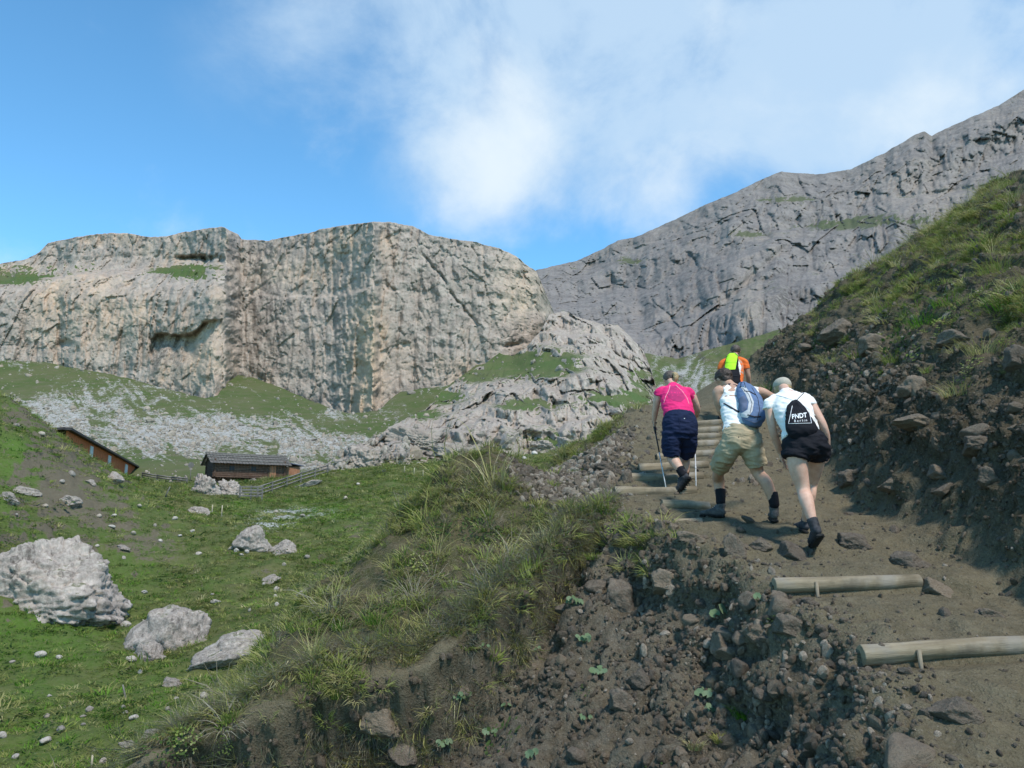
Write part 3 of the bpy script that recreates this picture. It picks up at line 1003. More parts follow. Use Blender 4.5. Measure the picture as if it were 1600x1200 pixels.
M['near'] = near_mat()
near_me = mesh_np('hillside_trail', P, grid_faces(*nX.shape))
attr_np(near_me, 'scar', w_scar); attr_np(near_me, 'bank', w_bank * (1 - .3 * hillg))
gmask = np.clip(grassy * (.75 + .5 * wob) + hillg * (.25 + .9 * fbm(nX / 1.3, nY / 1.3, nX * 0 + 3, 3)) * 1.1, 0, 1)
attr_np(near_me, 'grass', gmask); attr_np(near_me, 'grit', edge_z + .4 * w_scar)
ground = link('trail_ground', near_me, M['near'], kind='structure')


def bvh_of(me):
    n = len(me.vertices)
    co = np.empty(n * 3, np.float32); me.vertices.foreach_get('co', co)
    lp = np.empty(len(me.loops), np.int32); me.loops.foreach_get('vertex_index', lp)
    return BVHTree.FromPolygons(co.reshape(-1, 3).tolist(), lp.reshape(-1, 4).tolist())


BV_NEAR = bvh_of(near_me)
BV_MEAD = bvh_of(meadow_me)
BV_FAR = [bvh_of(m) for m in FAR_ME] if 'FAR_ME' in globals() else []


def hit(px, py, which='any'):
    dr = at(px, py, 10.0).normalized()
    best = None
    for key, b in [('near', BV_NEAR), ('mead', BV_MEAD)] + [('far', b_) for b_ in BV_FAR]:
        if which == 'near' and key != 'near' or which == 'mead' and key == 'near':
            continue
        loc, nor, idx, dist = b.ray_cast(Vector((0, 0, 0)), dr)
        if loc is not None and (best is None or dist < best[2]):
            if nor.z < 0: nor = -nor
            best = (loc, nor, dist)
    return best


def drop(x, y, which='near'):
    b = BV_NEAR if which == 'near' else BV_MEAD
    loc, nor, idx, dist = b.ray_cast(Vector((x, y, 60)), Vector((0, 0, -1)))
    if loc is None:
        return None, None
    if nor.z < 0: nor = -nor
    return loc, nor

# ==================================================================================================
#  STONES AND BOULDERS
# ==================================================================================================
def rock_mesh(name, seed, sub=4, facets=13, rough=.06, strata=0.0, soft=10.0, fscale=2.2, lump=0.0):
    r = np.random.default_rng(seed)
    bm = bmesh.new()
    bmesh.ops.create_icosphere(bm, subdivisions=sub, radius=1.0)
    me = bpy.data.meshes.new(name)
    bm.to_mesh(me); bm.free()
    co = np.empty(len(me.vertices) * 3, np.float32); me.vertices.foreach_get('co', co)
    d = co.reshape(-1, 3).astype(float)
    n = r.normal(size=(facets, 3)); n /= np.linalg.norm(n, axis=1)[:, None]
    off = r.uniform(.66, 1.0, facets)
    dot = d @ n.T
    val = np.where(dot > .08, off[None] / np.maximum(dot, .08), 9.0)
    val = np.minimum(val, 9)
    rr_ = -np.log(np.exp(-soft * val).sum(1) + np.exp(-soft * 1.18)) / soft
    o = seed * 3.7
    p = d * rr_[:, None]
    k = 1 + lump * fbm(p[:, 0] * 1.1 + o, p[:, 1] * 1.1, p[:, 2] * 1.1, 2)
    k = k + rough * 1.6 * fbm(p[:, 0] * fscale + o, p[:, 1] * fscale, p[:, 2] * fscale, 5, .6)
    k = k - rough * np.abs(fbm(p[:, 0] * fscale * 1.6, p[:, 1] * fscale * 1.6 + o, p[:, 2] * fscale * 2.4, 4, .6)) * 1.2
    if strata:
        zz = p[:, 2] * 7 + .5 * p[:, 0] + 1.5 * fbm(p[:, 0] * 2, p[:, 1] * 2, p[:, 2] * 2 + o, 3)
        k = k - rough * .5 * ridged(p[:, 0] * fscale * 3 + o, p[:, 1] * fscale * 3, p[:, 2] * fscale * 4, 3, .6)
        k = k - strata * (np.abs((zz % 1.0) - .5) * 2) ** 3
    if strata:
        b1, j1 = blocks(p[:, 0] * 2.3 + o, p[:, 1] * 2.3, p[:, 2] * 2.9, .10, seed % 50)
        b2, j2 = blocks(p[:, 0] * 6 + o, p[:, 1] * 6, p[:, 2] * 8, .14, seed % 40)
        k = k + rough * (1.5 * b1 + .5 * b2 - .5 * j1 - .25 * j2)
    p = p * k[:, None]
    if strata:
        p[:, :2] *= (1 + .55 * sstep(.25, -.9, p[:, 2] / np.abs(p[:, 2]).max()))[:, None]
    p /= np.abs(p).max(0)
    me.vertices.foreach_set('co', p.astype(np.float32).ravel())
    me.polygons.foreach_set('use_smooth', np.ones(len(me.polygons), bool))
    for a in ('warm', 'grass', 'dark'):
        attr_np(me, a, np.full(len(p), -.35 if a == 'grass' else (.42 if a == 'dark' and strata else 0.0)))
    me.update()
    return me


def stone_mat(name, a, b, dark, light):
    t = NT(name, .88, .25)
    p = t.pos(kind='Object')
    r = t.objrand()
    f = t.noise(2.2, 6, .65, p)
    g = t.noise(11, 6, .7, p)
    c = t.mix(t.rng(f, .35, .65), a, b)
    c = t.mix(t.rng(g, .5, .75, 0, .6), c, light)
    c = t.mix(t.rng(g, .42, .25, 0, .7), c, dark)
    c = t.mix(t.rng(r, 0, 1, 0, .6, False), c, t.mix(t.rng(t.mathn('FRACT', t.mathn('MULTIPLY', r, 7.3)), .2, .8), (.26, .22, .165), (.085, .078, .070)))
    t.bump(g, .7, .05)
    t.bump(f, .5, .08)
    return t.done(c, None, (1.03, .93, .85))


M['stone'] = stone_mat('dark_stone', (.125, .110, .090), (.205, .184, .152), (.052, .045, .036), (.32, .29, .245))
M['pebble_w'] = stone_mat('white_pebble', (.34, .315, .27), (.47, .44, .385), (.20, .18, .15), (.56, .53, .47))
M['limestone'] = M['boulder']

STONES = [rock_mesh('stone', 100 + k, 4, 9 + k % 4, .045, 0, 45) for k in range(9)]
for m_ in STONES: m_.materials.append(M['stone'])
STONES_HI = [rock_mesh('stone', 140 + k, 5, 10 + k, .06, .012, 45) for k in range(4)]
for m_ in STONES_HI: m_.materials.append(M['stone'])
WHITES = [rock_mesh('white_stone', 160 + k, 3, 12, .06, 0, 12) for k in range(4)]
M['meadow_stone'] = stone_mat('meadow_stone', (.42, .41, .385), (.56, .55, .52), (.24, .23, .21), (.66, .65, .62))
for m_ in WHITES: m_.materials.append(M['meadow_stone'])


def put_rock(name, me, px, py, w, h, label, cat, group=None, embed=.25, which='any', yaw=None, tilt=0.0, depth=None, mat=None):
    hh = hit(px, py + h * .30, which)
    if hh is None:
        return None
    loc, nor, dist = hh
    sx = w / F * dist / 2; sz = h / F * dist / 2
    sy = depth * sx if depth else (sx + sz) / 2
    o = bpy.data.objects.new(name, me)
    COL.objects.link(o)
    o.scale = (sx, sy, sz)
    o.rotation_euler = (random.uniform(-.15, .15), tilt, random.uniform(-.25, .25) if yaw is None else yaw)
    c = at(px, py, loc.y)
    # keep the picked centre, but on the ground: pull along the ray so that the foot sits in the ground
    o.location = Vector((c.x, loc.y + sy * .25, loc.z + sz * (.6 - embed * 1.2)))
    tag(o, label, cat, group)
    return o


# the boulders in the meadow, each its own shape
BOULD = [
    (60, 885, 220, 180, 6, .07, 'huge layered limestone boulder cut off by the left picture edge', -.12),
    (268, 978, 112, 112, 5, .03, 'tall pale limestone boulder leaning right in the meadow', .55),
    (228, 1018, 58, 40, 4, .03, 'low grey rock at the foot of the tall leaning boulder', 0),
    (368, 1012, 150, 62, 5, .03, 'long low white limestone boulder beside the grassy spur', -.25),
    (440, 980, 30, 22, 3, .02, 'small white rock at the right end of the long low boulder', 0),
    (396, 838, 54, 52, 5, .03, 'rounded pale boulder, left one of the pair in the hollow', .1),
    (441, 853, 50, 34, 5, .03, 'rounded pale boulder, right one of the pair in the hollow', .1),
    (480, 928, 66, 28, 4, .02, 'slanting white slab half hidden behind the grassy spur', -.55),
    (420, 905, 34, 16, 4, .02, 'small slanting slab in the hollow above the white slab', -.5),
    (312, 797, 36, 16, 4, .02, 'flat pale rock beside the two fence posts', .25),
    (176, 744, 32, 20, 4, .03, 'jagged pale rock on the slope below the barn', .2),
    (140, 752, 20, 9, 3, .02, 'small bright flat rock on the eroded slope below the barn', .3),
    (108, 778, 36, 22, 4, .03, 'grey jagged rock above the huge layered boulder', .3),
    (35, 765, 50, 14, 4, .02, 'flat grey rocks in the grass above the huge layered boulder', .1),
    (12, 775, 30, 18, 4, .02, 'grey rock at the left picture edge above the huge boulder', .1),
    (265, 1065, 32, 18, 4, .03, 'small mossy rock below the tall leaning boulder', 0),
    (232, 1148, 44, 26, 4, .03, 'grey slab lying in the grass near the bottom edge', -.35),
    (195, 1162, 30, 14, 3, .03, 'pale flat stones next to the grey slab near the bottom edge', -.1),
    (190, 855, 24, 9, 3, .02, 'small flat white rock right of the huge layered boulder', .2),
    (478, 756, 60, 12, 4, .02, 'long flat pale rock strip in the turf below the plank fence', -.3),
    (25, 663, 14, 8, 3, .02, 'small white rock on the upper left slope', .1),
]
for i, (px, py, w, h, sub, st, lab, tilt) in enumerate(BOULD):
    me = rock_mesh('boulder', 200 + i * 3, max(sub, 5), 10, .070, st * .7, 70, 2.0, .12)
    me.materials.append(M['boulder'])
    put_rock('boulder', me, px, py, w, h, lab, 'boulder', 'limestone boulders in the meadow', .5 if i == 0 else .34, 'mead', None, tilt, .9 if i == 0 else None)
OUTC = [
    (318, 757, 56, 46, 'grey rock outcrop in front of the log cabin, left part'),
    (356, 762, 50, 38, 'grey rock outcrop in front of the log cabin, right part'),
    (572, 712, 100, 60, 'slanted mossy rock outcrop at the right end of the plank fence'),
    (655, 682, 120, 66, 'cracked grey rock knob left of the buttress foot'),
    (700, 700, 60, 30, 'low rock shelf at the right foot of the cracked grey knob'),
    (760, 706, 34, 26, 'pale boulder on the meadow edge below the buttress'),
    (735, 714, 30, 14, 'small flat pale rock left of the pale boulder below the buttress'),
    (850, 694, 52, 24, 'jagged rock row at the buttress foot, left part'),
    (885, 690, 44, 24, 'jagged rock row at the buttress foot, right part'),
    (955, 676, 34, 26, 'grey boulder on the slope left of the woman in pink'),
    (925, 672, 22, 16, 'small pale boulder left of the grey boulder by the woman in pink'),
    (990, 668, 30, 14, 'pale rubble rock just left of the woman in pink'),
]
for i, (px, py, w, h, lab) in enumerate(OUTC):
    me = rock_mesh('rock_outcrop', 300 + i, 6 if w > 60 else 5, 14, .16, .03, 30, 2.4, .22)
    me.materials.append(M['boulder'] if w < 60 else M['buttress'])
    put_rock('rock_outcrop', me, px, py, w, h, lab, 'rock', 'rock outcrops at the meadow edge', .3, 'mead', None, .15, .8)

# named stones on and beside the trail
NAMED = [
    (967, 925, 70, 66, 'large grey angular block embedded in the eroded bank', .1), (1132, 1003, 58, 52, 'rounded grey stone below the leafy plant on the trail edge', .0),
    (1186, 985, 56, 44, 'smooth grey stone right of the leafy plant on the trail edge', .2), (1235, 975, 60, 40, 'flat grey lump embedded in the trail shoulder below the second log', .2),
    (1332, 843, 66, 34, 'flat brown slab right of the rear woman\'s lower boot', .1), (1238, 858, 56, 36, 'grey step stone left of the rear woman\'s lower boot', .0),
    (1190, 850, 48, 30, 'brownish step stone below the man in beige shorts', .0), (1146, 850, 42, 46, 'dark upright stone at the trail edge below the man in beige shorts', .1),
    (1420, 872, 62, 30, 'low wide grey rock at the foot of the right bank', .0), (1463, 916, 56, 30, 'dark rock touching the right end of the second log', .1),
    (1500, 1110, 74, 44, 'cracked grey rock lying on the trail in the bottom right corner', .1), (1548, 958, 34, 16, 'small grey stone on the trail above the nearest log', .0),
    (1218, 932, 40, 26, 'dark stone at the left end of the second log', .1), (1034, 822, 32, 30, 'dark angular stone at the left end of the log stairs', .1),
    (1035, 795, 26, 26, 'dark upright stone above the angular stone by the stairs', .0), (1076, 836, 50, 22, 'long pale stone lying across the trail edge', .0),
    (588, 1118, 72, 54, 'large brown block in the hollow under the turf overhang', .1), (622, 1168, 58, 44, 'dark grey stone near the bottom edge under the turf overhang', .0),
    (1000, 1058, 44, 40, 'rounded brown stone low in the eroded bank', .1), (970, 1092, 48, 40, 'dark brown stone beneath the rounded one in the eroded bank', .1),
    (1432, 598, 46, 40, 'dark pointed rock standing out of the right hillside', .5), (1500, 524, 76, 30, 'broad dark slab jutting out of the right hillside', .0),
    (1312, 512, 62, 44, 'large dark boulder under the grass crest on the right hillside', .0), (1366, 534, 52, 36, 'dark rounded boulder right of the one under the grass crest', .0),
    (1530, 690, 56, 30, 'brown grey rock at the top of the right bank', .1), (1548, 742, 42, 34, 'square grey stone set in the dark right bank', .0),
    (1430, 655, 62, 26, 'flat grey ledge rock above the dark right bank', .1), (1590, 555, 40, 40, 'dark rock at the right picture edge on the hillside', .1),
    (980, 742, 28, 34, 'dark upright stone left of the log stairs', .3), (905, 752, 34, 26, 'grey stone in the rubble left of the log stairs', .1), (945, 728, 40, 20, 'flat dark stone in the rubble left of the log stairs', .1),
    (1040, 905, 60, 44, 'brown block in the bank edge below the angular stone', .0), (1265, 938, 30, 14, 'flat stone wedged under the second log', .0), (1470, 735, 46, 26, 'blocky stone in the upper part of the dark right bank', .1),
    (1395, 755, 40, 26, 'rounded stone in the middle of the dark right bank', .0), (1330, 745, 44, 30, 'brown stone low in the bank behind the rear woman', .0),
]
for i, (px, py, w, h, lab, tilt) in enumerate(NAMED):
    put_rock('stone', STONES_HI[i % 4], px, py, w, h, lab, 'stone', 'dark stones along the trail', .30, 'near', random.uniform(-.5, .5), tilt, .85)

# many more stones of the same kind, picked from the ground grid
cellA = (gx[1] - gx[0]) * np.gradient(gy)[:, None] / np.clip(np.abs(nN[..., 2]), .15, 1)
view = (np.abs(nX / nY) < .68) & (nY > 3.4) & (nY < 18)


def sample_near(weight, n):
    w = np.clip(weight, 0, None) * cellA * view
    w = w.ravel() / w.sum()
    return rng.choice(w.size, n, p=w, replace=True)


shoulder = sstep(.75, .0, np.abs(nX - xl + .25)) * (1 - w_bank) * sstep(15, 12, nY)
bankface = w_bank * (1 - sstep(.75, 1.6, nX - xf))
w_st = 1.9 * shoulder * (nY > 5) + .7 * w_scar + .9 * bankface + .45 * hillg + .10 * on_trail
labs = {0: 'small dark grey stone lying loose along the trail and banks'}
ids = sample_near(w_st / (nY / 7) ** 1.2, 264)
for k in ids:
    r_, c_ = divmod(int(k), nX.shape[1])
    pnt = Vector((float(nX[r_, c_]), float(nY[r_, c_]), float(nZ[r_, c_])))
    nr = Vector(nN[r_, c_].tolist())
    s = min(.13, .034 * math.exp(random.gauss(.25, .48)))
    o = bpy.data.objects.new('stone', STONES[random.randrange(9)])
    COL.objects.link(o)
    o.scale = (s * random.uniform(.9, 1.5), s * random.uniform(.8, 1.2), s * random.uniform(.6, 1.0))
    o.rotation_euler = (random.uniform(-.5, .5), random.uniform(-.5, .5), random.uniform(0, 6.28))
    o.location = pnt + nr * s * .22
    if w_bank[r_, c_] > .5 and hillg[r_, c_] < .5:
        tag(o, 'small dark stone sticking out of the steep earth bank right of the trail', 'stone', 'small stones in the right bank')
    elif hillg[r_, c_] >= .5:
        tag(o, 'small dark stone among the grass tufts on the right hillside', 'stone', 'small stones on the right hillside')
    elif w_scar[r_, c_] > .6:
        tag(o, 'small grey stone in the washed-out bank below the trail', 'stone', 'small stones in the eroded bank')
    else:
        tag(o, 'small grey stone lying loose along the left edge of the trail', 'stone', 'small stones along the trail edge')

# white stones dotted over the meadow
WS = [(130, 961, 12, 6), (145, 960, 12, 5), (170, 955, 7, 7), (197, 976, 14, 9), (92, 1141, 13, 9), (70, 1158, 16, 8), (318, 1087, 12, 9), (140, 1108, 10, 7), (60, 1024, 16, 9), (92, 1027, 10, 5), (432, 920, 9, 7),
      (433, 944, 6, 6), (207, 833, 8, 6), (272, 810, 8, 6), (225, 925, 9, 5), (185, 940, 12, 6), (24, 1183, 9, 6), (2, 1150, 10, 9), (160, 1190, 10, 8), (370, 860, 8, 7), (385, 862, 7, 6), (360, 857, 9, 5), (540, 778, 8, 6),
      (96, 752, 10, 5), (65, 678, 9, 6), (112, 740, 9, 8), (335, 940, 16, 6), (215, 1000, 10, 9), (480, 870, 8, 6), (430, 800, 8, 5), (70, 790, 10, 5), (250, 845, 7, 5), (300, 830, 7, 5), (310, 865, 8, 5), (600, 735, 7, 5), (655, 724, 8, 5),
      (820, 716, 10, 7), (790, 722, 8, 5), (835, 708, 12, 8), (870, 712, 10, 6), (560, 756, 8, 4), (700, 735, 7, 4), (205, 1030, 14, 8), (25, 940, 10, 6), (260, 1108, 8, 6), (208, 1122, 12, 7)]
for i in range(44):
    WS.append((random.uniform(0, 620), random.uniform(790, 1150), random.uniform(4, 9), random.uniform(3, 6)))
for i, (px, py, w, h) in enumerate(WS):
    put_rock('white_stone', WHITES[i % 4], px, py, w * 1.15, h * 1.15, 'small white limestone lying in the meadow grass', 'stone', 'white stones dotted over the meadow', .1, 'mead', random.uniform(0, 6))


# ==================================================================================================
#  scattering by geometry nodes (only for what nobody could count)
# ==================================================================================================
def scatter(name, pts, rot, scl, idx, protos, label):
    if name in ('gravel', 'rubble', 'scree_stones'):
        for p in protos:
            p.data.polygons.foreach_set('use_smooth', np.zeros(len(p.data.polygons), bool))
    pc = bpy.data.collections.new(name + '_kinds')
    for k, p in enumerate(protos):
        p.name = '%s_kind_%02d' % (name, k)
        pc.objects.link(p)
    me = bpy.data.meshes.new(name)
    n = len(pts)
    me.vertices.add(n)
    me.vertices.foreach_set('co', np.ascontiguousarray(pts, np.float32).ravel())
    a = me.attributes.new('rot', 'FLOAT_VECTOR', 'POINT'); a.data.foreach_set('vector', np.ascontiguousarray(rot, np.float32).ravel())
    a = me.attributes.new('scl', 'FLOAT_VECTOR', 'POINT'); a.data.foreach_set('vector', np.ascontiguousarray(scl, np.float32).ravel())
    a = me.attributes.new('idx', 'INT', 'POINT'); a.data.foreach_set('value', np.ascontiguousarray(idx, np.int32).ravel())
    me.update()
    o = link(name, me, None, label=label, kind='stuff')
    g = bpy.data.node_groups.new(name + '_scatter', 'GeometryNodeTree')
    g.interface.new_socket('Geometry', in_out='INPUT', socket_type='NodeSocketGeometry')
    g.interface.new_socket('Geometry', in_out='OUTPUT', socket_type='NodeSocketGeometry')
    N = g.nodes
    i_ = N.new('NodeGroupInput'); o_ = N.new('NodeGroupOutput')
    iop = N.new('GeometryNodeInstanceOnPoints')
    ci = N.new('GeometryNodeCollectionInfo')
    ci.inputs['Collection'].default_value = pc
    ci.inputs['Separate Children'].default_value = True
    ci.inputs['Reset Children'].default_value = True
    iop.inputs['Pick Instance'].default_value = True

    def na(nm, ty):
        x = N.new('GeometryNodeInputNamedAttribute'); x.data_type = ty; x.inputs['Name'].default_value = nm
        return x.outputs['Attribute']
    L = g.links
    L.new(i_.outputs[0], iop.inputs['Points'])
    L.new(ci.outputs[0], iop.inputs['Instance'])
    L.new(na('idx', 'INT'), iop.inputs['Instance Index'])
    e2r = N.new('FunctionNodeEulerToRotation')
    L.new(na('rot', 'FLOAT_VECTOR'), e2r.inputs[0])
    L.new(e2r.outputs[0], iop.inputs['Rotation'])
    L.new(na('scl', 'FLOAT_VECTOR'), iop.inputs['Scale'])
    L.new(iop.outputs[0], o_.inputs[0])
    md = o.modifiers.new('scatter', 'NODES')
    md.node_group = g
    return o


def grass_mat(name, cols, trans=.35):
    m = bpy.data.materials.new(name)
    m.use_nodes = True
    t = m.node_tree
    t.nodes.clear()
    out = t.nodes.new('ShaderNodeOutputMaterial')
    at_ = t.nodes.new('ShaderNodeAttribute'); at_.attribute_name = 'tint'
    oi = t.nodes.new('ShaderNodeObjectInfo')
    ramp = t.nodes.new('ShaderNodeValToRGB')
    ad = t.nodes.new('ShaderNodeMath'); ad.operation = 'MULTIPLY_ADD'
    t.links.new(at_.outputs['Fac'], ad.inputs[0]); ad.inputs[1].default_value = .55
    m2 = t.nodes.new('ShaderNodeMath'); m2.operation = 'MULTIPLY'; m2.inputs[1].default_value = .5
    t.links.new(oi.outputs['Random'], m2.inputs[0]); t.links.new(m2.outputs[0], ad.inputs[2])
    t.links.new(ad.outputs[0], ramp.inputs[0])
    el = ramp.color_ramp.elements
    el[0].position = 0; el[0].color = (*cols[0], 1)
    el[1].position = 1; el[1].color = (*cols[-1], 1)
    for k, c in enumerate(cols[1:-1]):
        e = el.new((k + 1) / (len(cols) - 1)); e.color = (*c, 1)
    df = t.nodes.new('ShaderNodeBsdfDiffuse'); tr = t.nodes.new('ShaderNodeBsdfTranslucent'); mx = t.nodes.new('ShaderNodeMixShader')
    t.links.new(ramp.outputs[0], df.inputs[0]); t.links.new(ramp.outputs[0], tr.inputs[0])
    mx.inputs[0].default_value = trans
    t.links.new(df.outputs[0], mx.inputs[1]); t.links.new(tr.outputs[0], mx.inputs[2])
    t.links.new(mx.outputs[0], out.inputs[0])
    return m


M['g_green'] = grass_mat('grass_green', [(.105, .15, .028), (.185, .24, .05), (.27, .30, .09), (.38, .345, .175)])
M['g_olive'] = grass_mat('grass_olive', [(.15, .165, .044), (.25, .255, .078), (.36, .33, .14), (.50, .44, .26)])
M['g_dry'] = grass_mat('grass_dry', [(.10, .085, .06), (.19, .165, .115), (.27, .24, .17), (.34, .31, .24)])
M['g_vivid'] = grass_mat('grass_vivid', [(.055, .14, .014), (.09, .20, .022), (.13, .25, .035), (.19, .27, .06)])
M['g_herb'] = grass_mat('herb_leaf', [(.04, .075, .018), (.06, .10, .03), (.085, .125, .04), (.14, .14, .07)])


def tuft(name, n, h, spread, width, lean, droop, mat, seed, seg=3):
    r = np.random.default_rng(seed)
    V, Fc, T = [], [], []
    for b in range(n):
        a = r.uniform(0, 6.283); rad0 = spread * math.sqrt(r.uniform(0, 1)) * .55
        x0, y0 = rad0 * math.cos(a), rad0 * math.sin(a)
        da = a + r.normal(0, .6)
        hh = h * r.uniform(.45, 1.1)
        ln = lean * r.uniform(.3, 1.2)
        wv = width * r.uniform(.7, 1.3)
        side = np.array([-math.sin(da + r.normal(0, .4)), math.cos(da), 0])
        t0 = r.uniform(0, 1)
        base = len(V)
        for s in range(seg + 1):
            u = s / seg
            out = hh * (ln * u + droop * u * u)
            z = hh * (u - .45 * droop * u * u * u) * (1 - .35 * ln * u)
            c = np.array([x0 + math.cos(da) * out, y0 + math.sin(da) * out, z])
            wd = wv * (1 - u) ** .7
            if s < seg:
                V.append(c - side * wd); V.append(c + side * wd); T += [t0, t0]
            else:
                V.append(c); T.append(t0)
        for s in range(seg - 1):
            i = base + 2 * s
            Fc.append((i, i + 1, i + 3, i + 2))
        i = base + 2 * (seg - 1)
        Fc.append((i, i + 1, i + 2))
    me = bpy.data.meshes.new(name)
    me.from_pydata([tuple(v) for v in V], [], Fc)
    attr_np(me, 'tint', np.array(T))
    me.materials.append(mat)
    me.update()
    return bpy.data.objects.new(name, me)


def herb(name, n, h, spread, leaf, mat, seed):
    """low leafy plant: short stalks with small oval leaves"""
    r = np.random.default_rng(seed)
    V, Fc, T = [], [], []
    for b in range(n):
        a = r.uniform(0, 6.283); rr0 = spread * math.sqrt(r.uniform(0, 1))
        c = np.array([rr0 * math.cos(a), rr0 * math.sin(a), h * r.uniform(.15, 1) * (1 - .5 * rr0 / spread)])
        d = np.array([math.cos(a + r.normal(0, 1)), math.sin(a + r.normal(0, 1)), r.uniform(-.2, .6)]); d /= np.linalg.norm(d)
        s = np.cross(d, [0, 0, 1.0]); s /= max(1e-6, np.linalg.norm(s))
        L_ = leaf * r.uniform(.6, 1.3)
        i = len(V); t0 = r.uniform(0, 1)
        V += [c, c + d * L_ * .5 + s * L_ * .32, c + d * L_, c + d * L_ * .5 - s * L_ * .32]
        T += [t0] * 4
        Fc.append((i, i + 1, i + 2, i + 3))
    me = bpy.data.meshes.new(name)
    me.from_pydata([tuple(v) for v in V], [], Fc)
    attr_np(me, 'tint', np.array(T))
    me.materials.append(mat)
    me.update()
    return bpy.data.objects.new(name, me)


def eulers(normals, up_mix, yaw):
    out = []
    for n, yw in zip(normals, yaw):
        v = (Vector((0, 0, 1)) * up_mix + Vector(n.tolist()) * (1 - up_mix)).normalized()
        qt = v.to_track_quat('Z', 'Y') @ Quaternion((0, 0, 1), yw)
        out.append(tuple(qt.to_euler('XYZ')))
    return np.array(out)


def near_scatter(name, weight, n, protos, size, label, up=.6, sink=0.0, idxw=None, lift=0.0):
    ids = sample_near(weight, n)
    pts = np.stack([nX.ravel()[ids], nY.ravel()[ids], nZ.ravel()[ids]], 1)
    nr = nN.reshape(-1, 3)[ids]
    pts = pts + rng.uniform(-.012, .012, pts.shape) - nr * sink + nr * lift
    s = size * np.exp(rng.normal(0, .28, n))
    scl = np.stack([s, s, s * rng.uniform(.8, 1.2, n)], 1)
    idx = rng.choice(len(protos), n, p=idxw)
    return scatter(name, pts, eulers(nr, up, rng.uniform(0, 6.28, n)), scl, idx, protos, label)


patch = sstep(-.15, .25, fbm(nX / .8, nY / .8, nX * 0 + 12, 3))
patch2 = sstep(.0, .22, fbm(nX / .55, nY / .55, nX * 0 + 22, 3))
hill_up = hillg * sstep(1.3, 3.2, nX - xf + .8 * wob)
lip_d = yl - nY
lipzone = sstep(.32, .0, np.abs(lip_d + .05 + .1 * wob)) * sstep(.9, .2, nX - xl + .6) * (nX > -3.6)
near_scatter('grass', 1.0 * grassy * (.18 + patch) + 1.0 * hill_up * (.15 + patch) + .14 * hillg * patch2, 11500,
             [tuft('grass', 34, .12, .10, .0034, .35, .55, M['g_green'], 1), tuft('grass', 38, .145, .12, .0032, .4, .7, M['g_olive'], 2), tuft('grass', 34, .10, .11, .0036, .35, .5, M['g_green'], 3),
              tuft('grass', 26, .16, .13, .0030, .5, .8, M['g_dry'], 4)], 1.0, 'green and olive mountain grass on the spur and hillside', .55, .01, [.40, .30, .26, .04])
near_scatter('dry_grass', 1.0 * grassy * patch2 * .5 + .5 * hill_up * patch2 + 2.2 * lipzone * (1 - w_scar), 800,
             [tuft('dry_grass', 24, .34, .09, .0026, .35, .9, M['g_dry'], 5), tuft('dry_grass', 22, .38, .08, .0025, .3, .8, M['g_olive'], 6)], 1.0,
             'long straw coloured grass on the spur and its edge', .5, .01)
NH = 1500
ids = sample_near(lipzone * sstep(-.05, .1, lip_d + .15), NH)
pts = np.stack([nX.ravel()[ids], nY.ravel()[ids], nZ.ravel()[ids]], 1)
nr = np.tile(np.array([[-.15, -.75, -.35]]), (NH, 1)) + rng.normal(0, .25, (NH, 3))
nr /= np.linalg.norm(nr, axis=1)[:, None]
s = np.exp(rng.normal(0, .25, NH))
scatter('hanging_grass', pts + nr * -.02, eulers(nr, 0, rng.uniform(0, 6.28, NH)), np.stack([s, s, s], 1), rng.integers(0, 2, NH),
        [tuft('hanging_grass', 22, .24, .09, .0026, .3, .6, M['g_dry'], 8), tuft('hanging_grass', 22, .20, .09, .0028, .3, .6, M['g_olive'], 9)], 'grey withered grass hanging over the eroded lip')
near_scatter('ground_herbs', .8 * grassy * patch2 + .35 * hillg * patch + .008 * w_scar, 2600,
             [herb('ground_herbs', 40, .07, .10, .028, M['g_herb'], 1), herb('ground_herbs', 34, .05, .12, .022, M['g_herb'], 2), herb('ground_herbs', 40, .06, .09, .02, M['g_green'], 3)], 1.0,
             'low leafy herbs and moss between the grass', .3, .0)

# gravel
PEB = []
for k in range(5):
    o = bpy.data.objects.new('gravel', rock_mesh('gravel', 400 + k, 2, 8, .05, 0, 50)); o.data.materials.append(M['stone']); PEB.append(o)
for k in range(3):
    o = bpy.data.objects.new('gravel', rock_mesh('gravel', 420 + k, 2, 8, .05, 0, 50)); o.data.materials.append(M['pebble_w']); PEB.append(o)
ngr = 34000
rubble = rubz * sstep(.5, -.1, nX - xl)
ids = sample_near((2.6 * shoulder * (.35 + 1.3 * patch) + .65 * w_scar * (.3 + patch2) + .28 * on_trail * (.3 + 1.4 * patch2) + 1.0 * bankface + .35 * hillg * (1 - patch) + 7 * rubble) / (nY / 6) ** .6, ngr)
pts = np.stack([nX.ravel()[ids], nY.ravel()[ids], nZ.ravel()[ids]], 1) + rng.uniform(-.012, .012, (ngr, 3)) * np.array([1, 1, 0])
s = np.minimum(.06, .0072 * np.exp(rng.normal(.12, .66, ngr)) * (1 + .8 * rubz.ravel()[ids]))
scl = np.stack([s * rng.uniform(.9, 1.5, ngr), s, s * rng.uniform(.55, .9, ngr)], 1)
idx = np.where(rng.uniform(size=ngr) < .22 + .14 * rubz.ravel()[ids] + .16 * shoulder.ravel()[ids] - .16 * on_trail.ravel()[ids] - .1 * w_bank.ravel()[ids], rng.integers(5, 8, ngr), rng.integers(0, 5, ngr))
scatter('gravel', pts, rng.uniform(-3, 3, (ngr, 3)), scl, idx, PEB, 'loose dark and white gravel on the trail edge and banks')

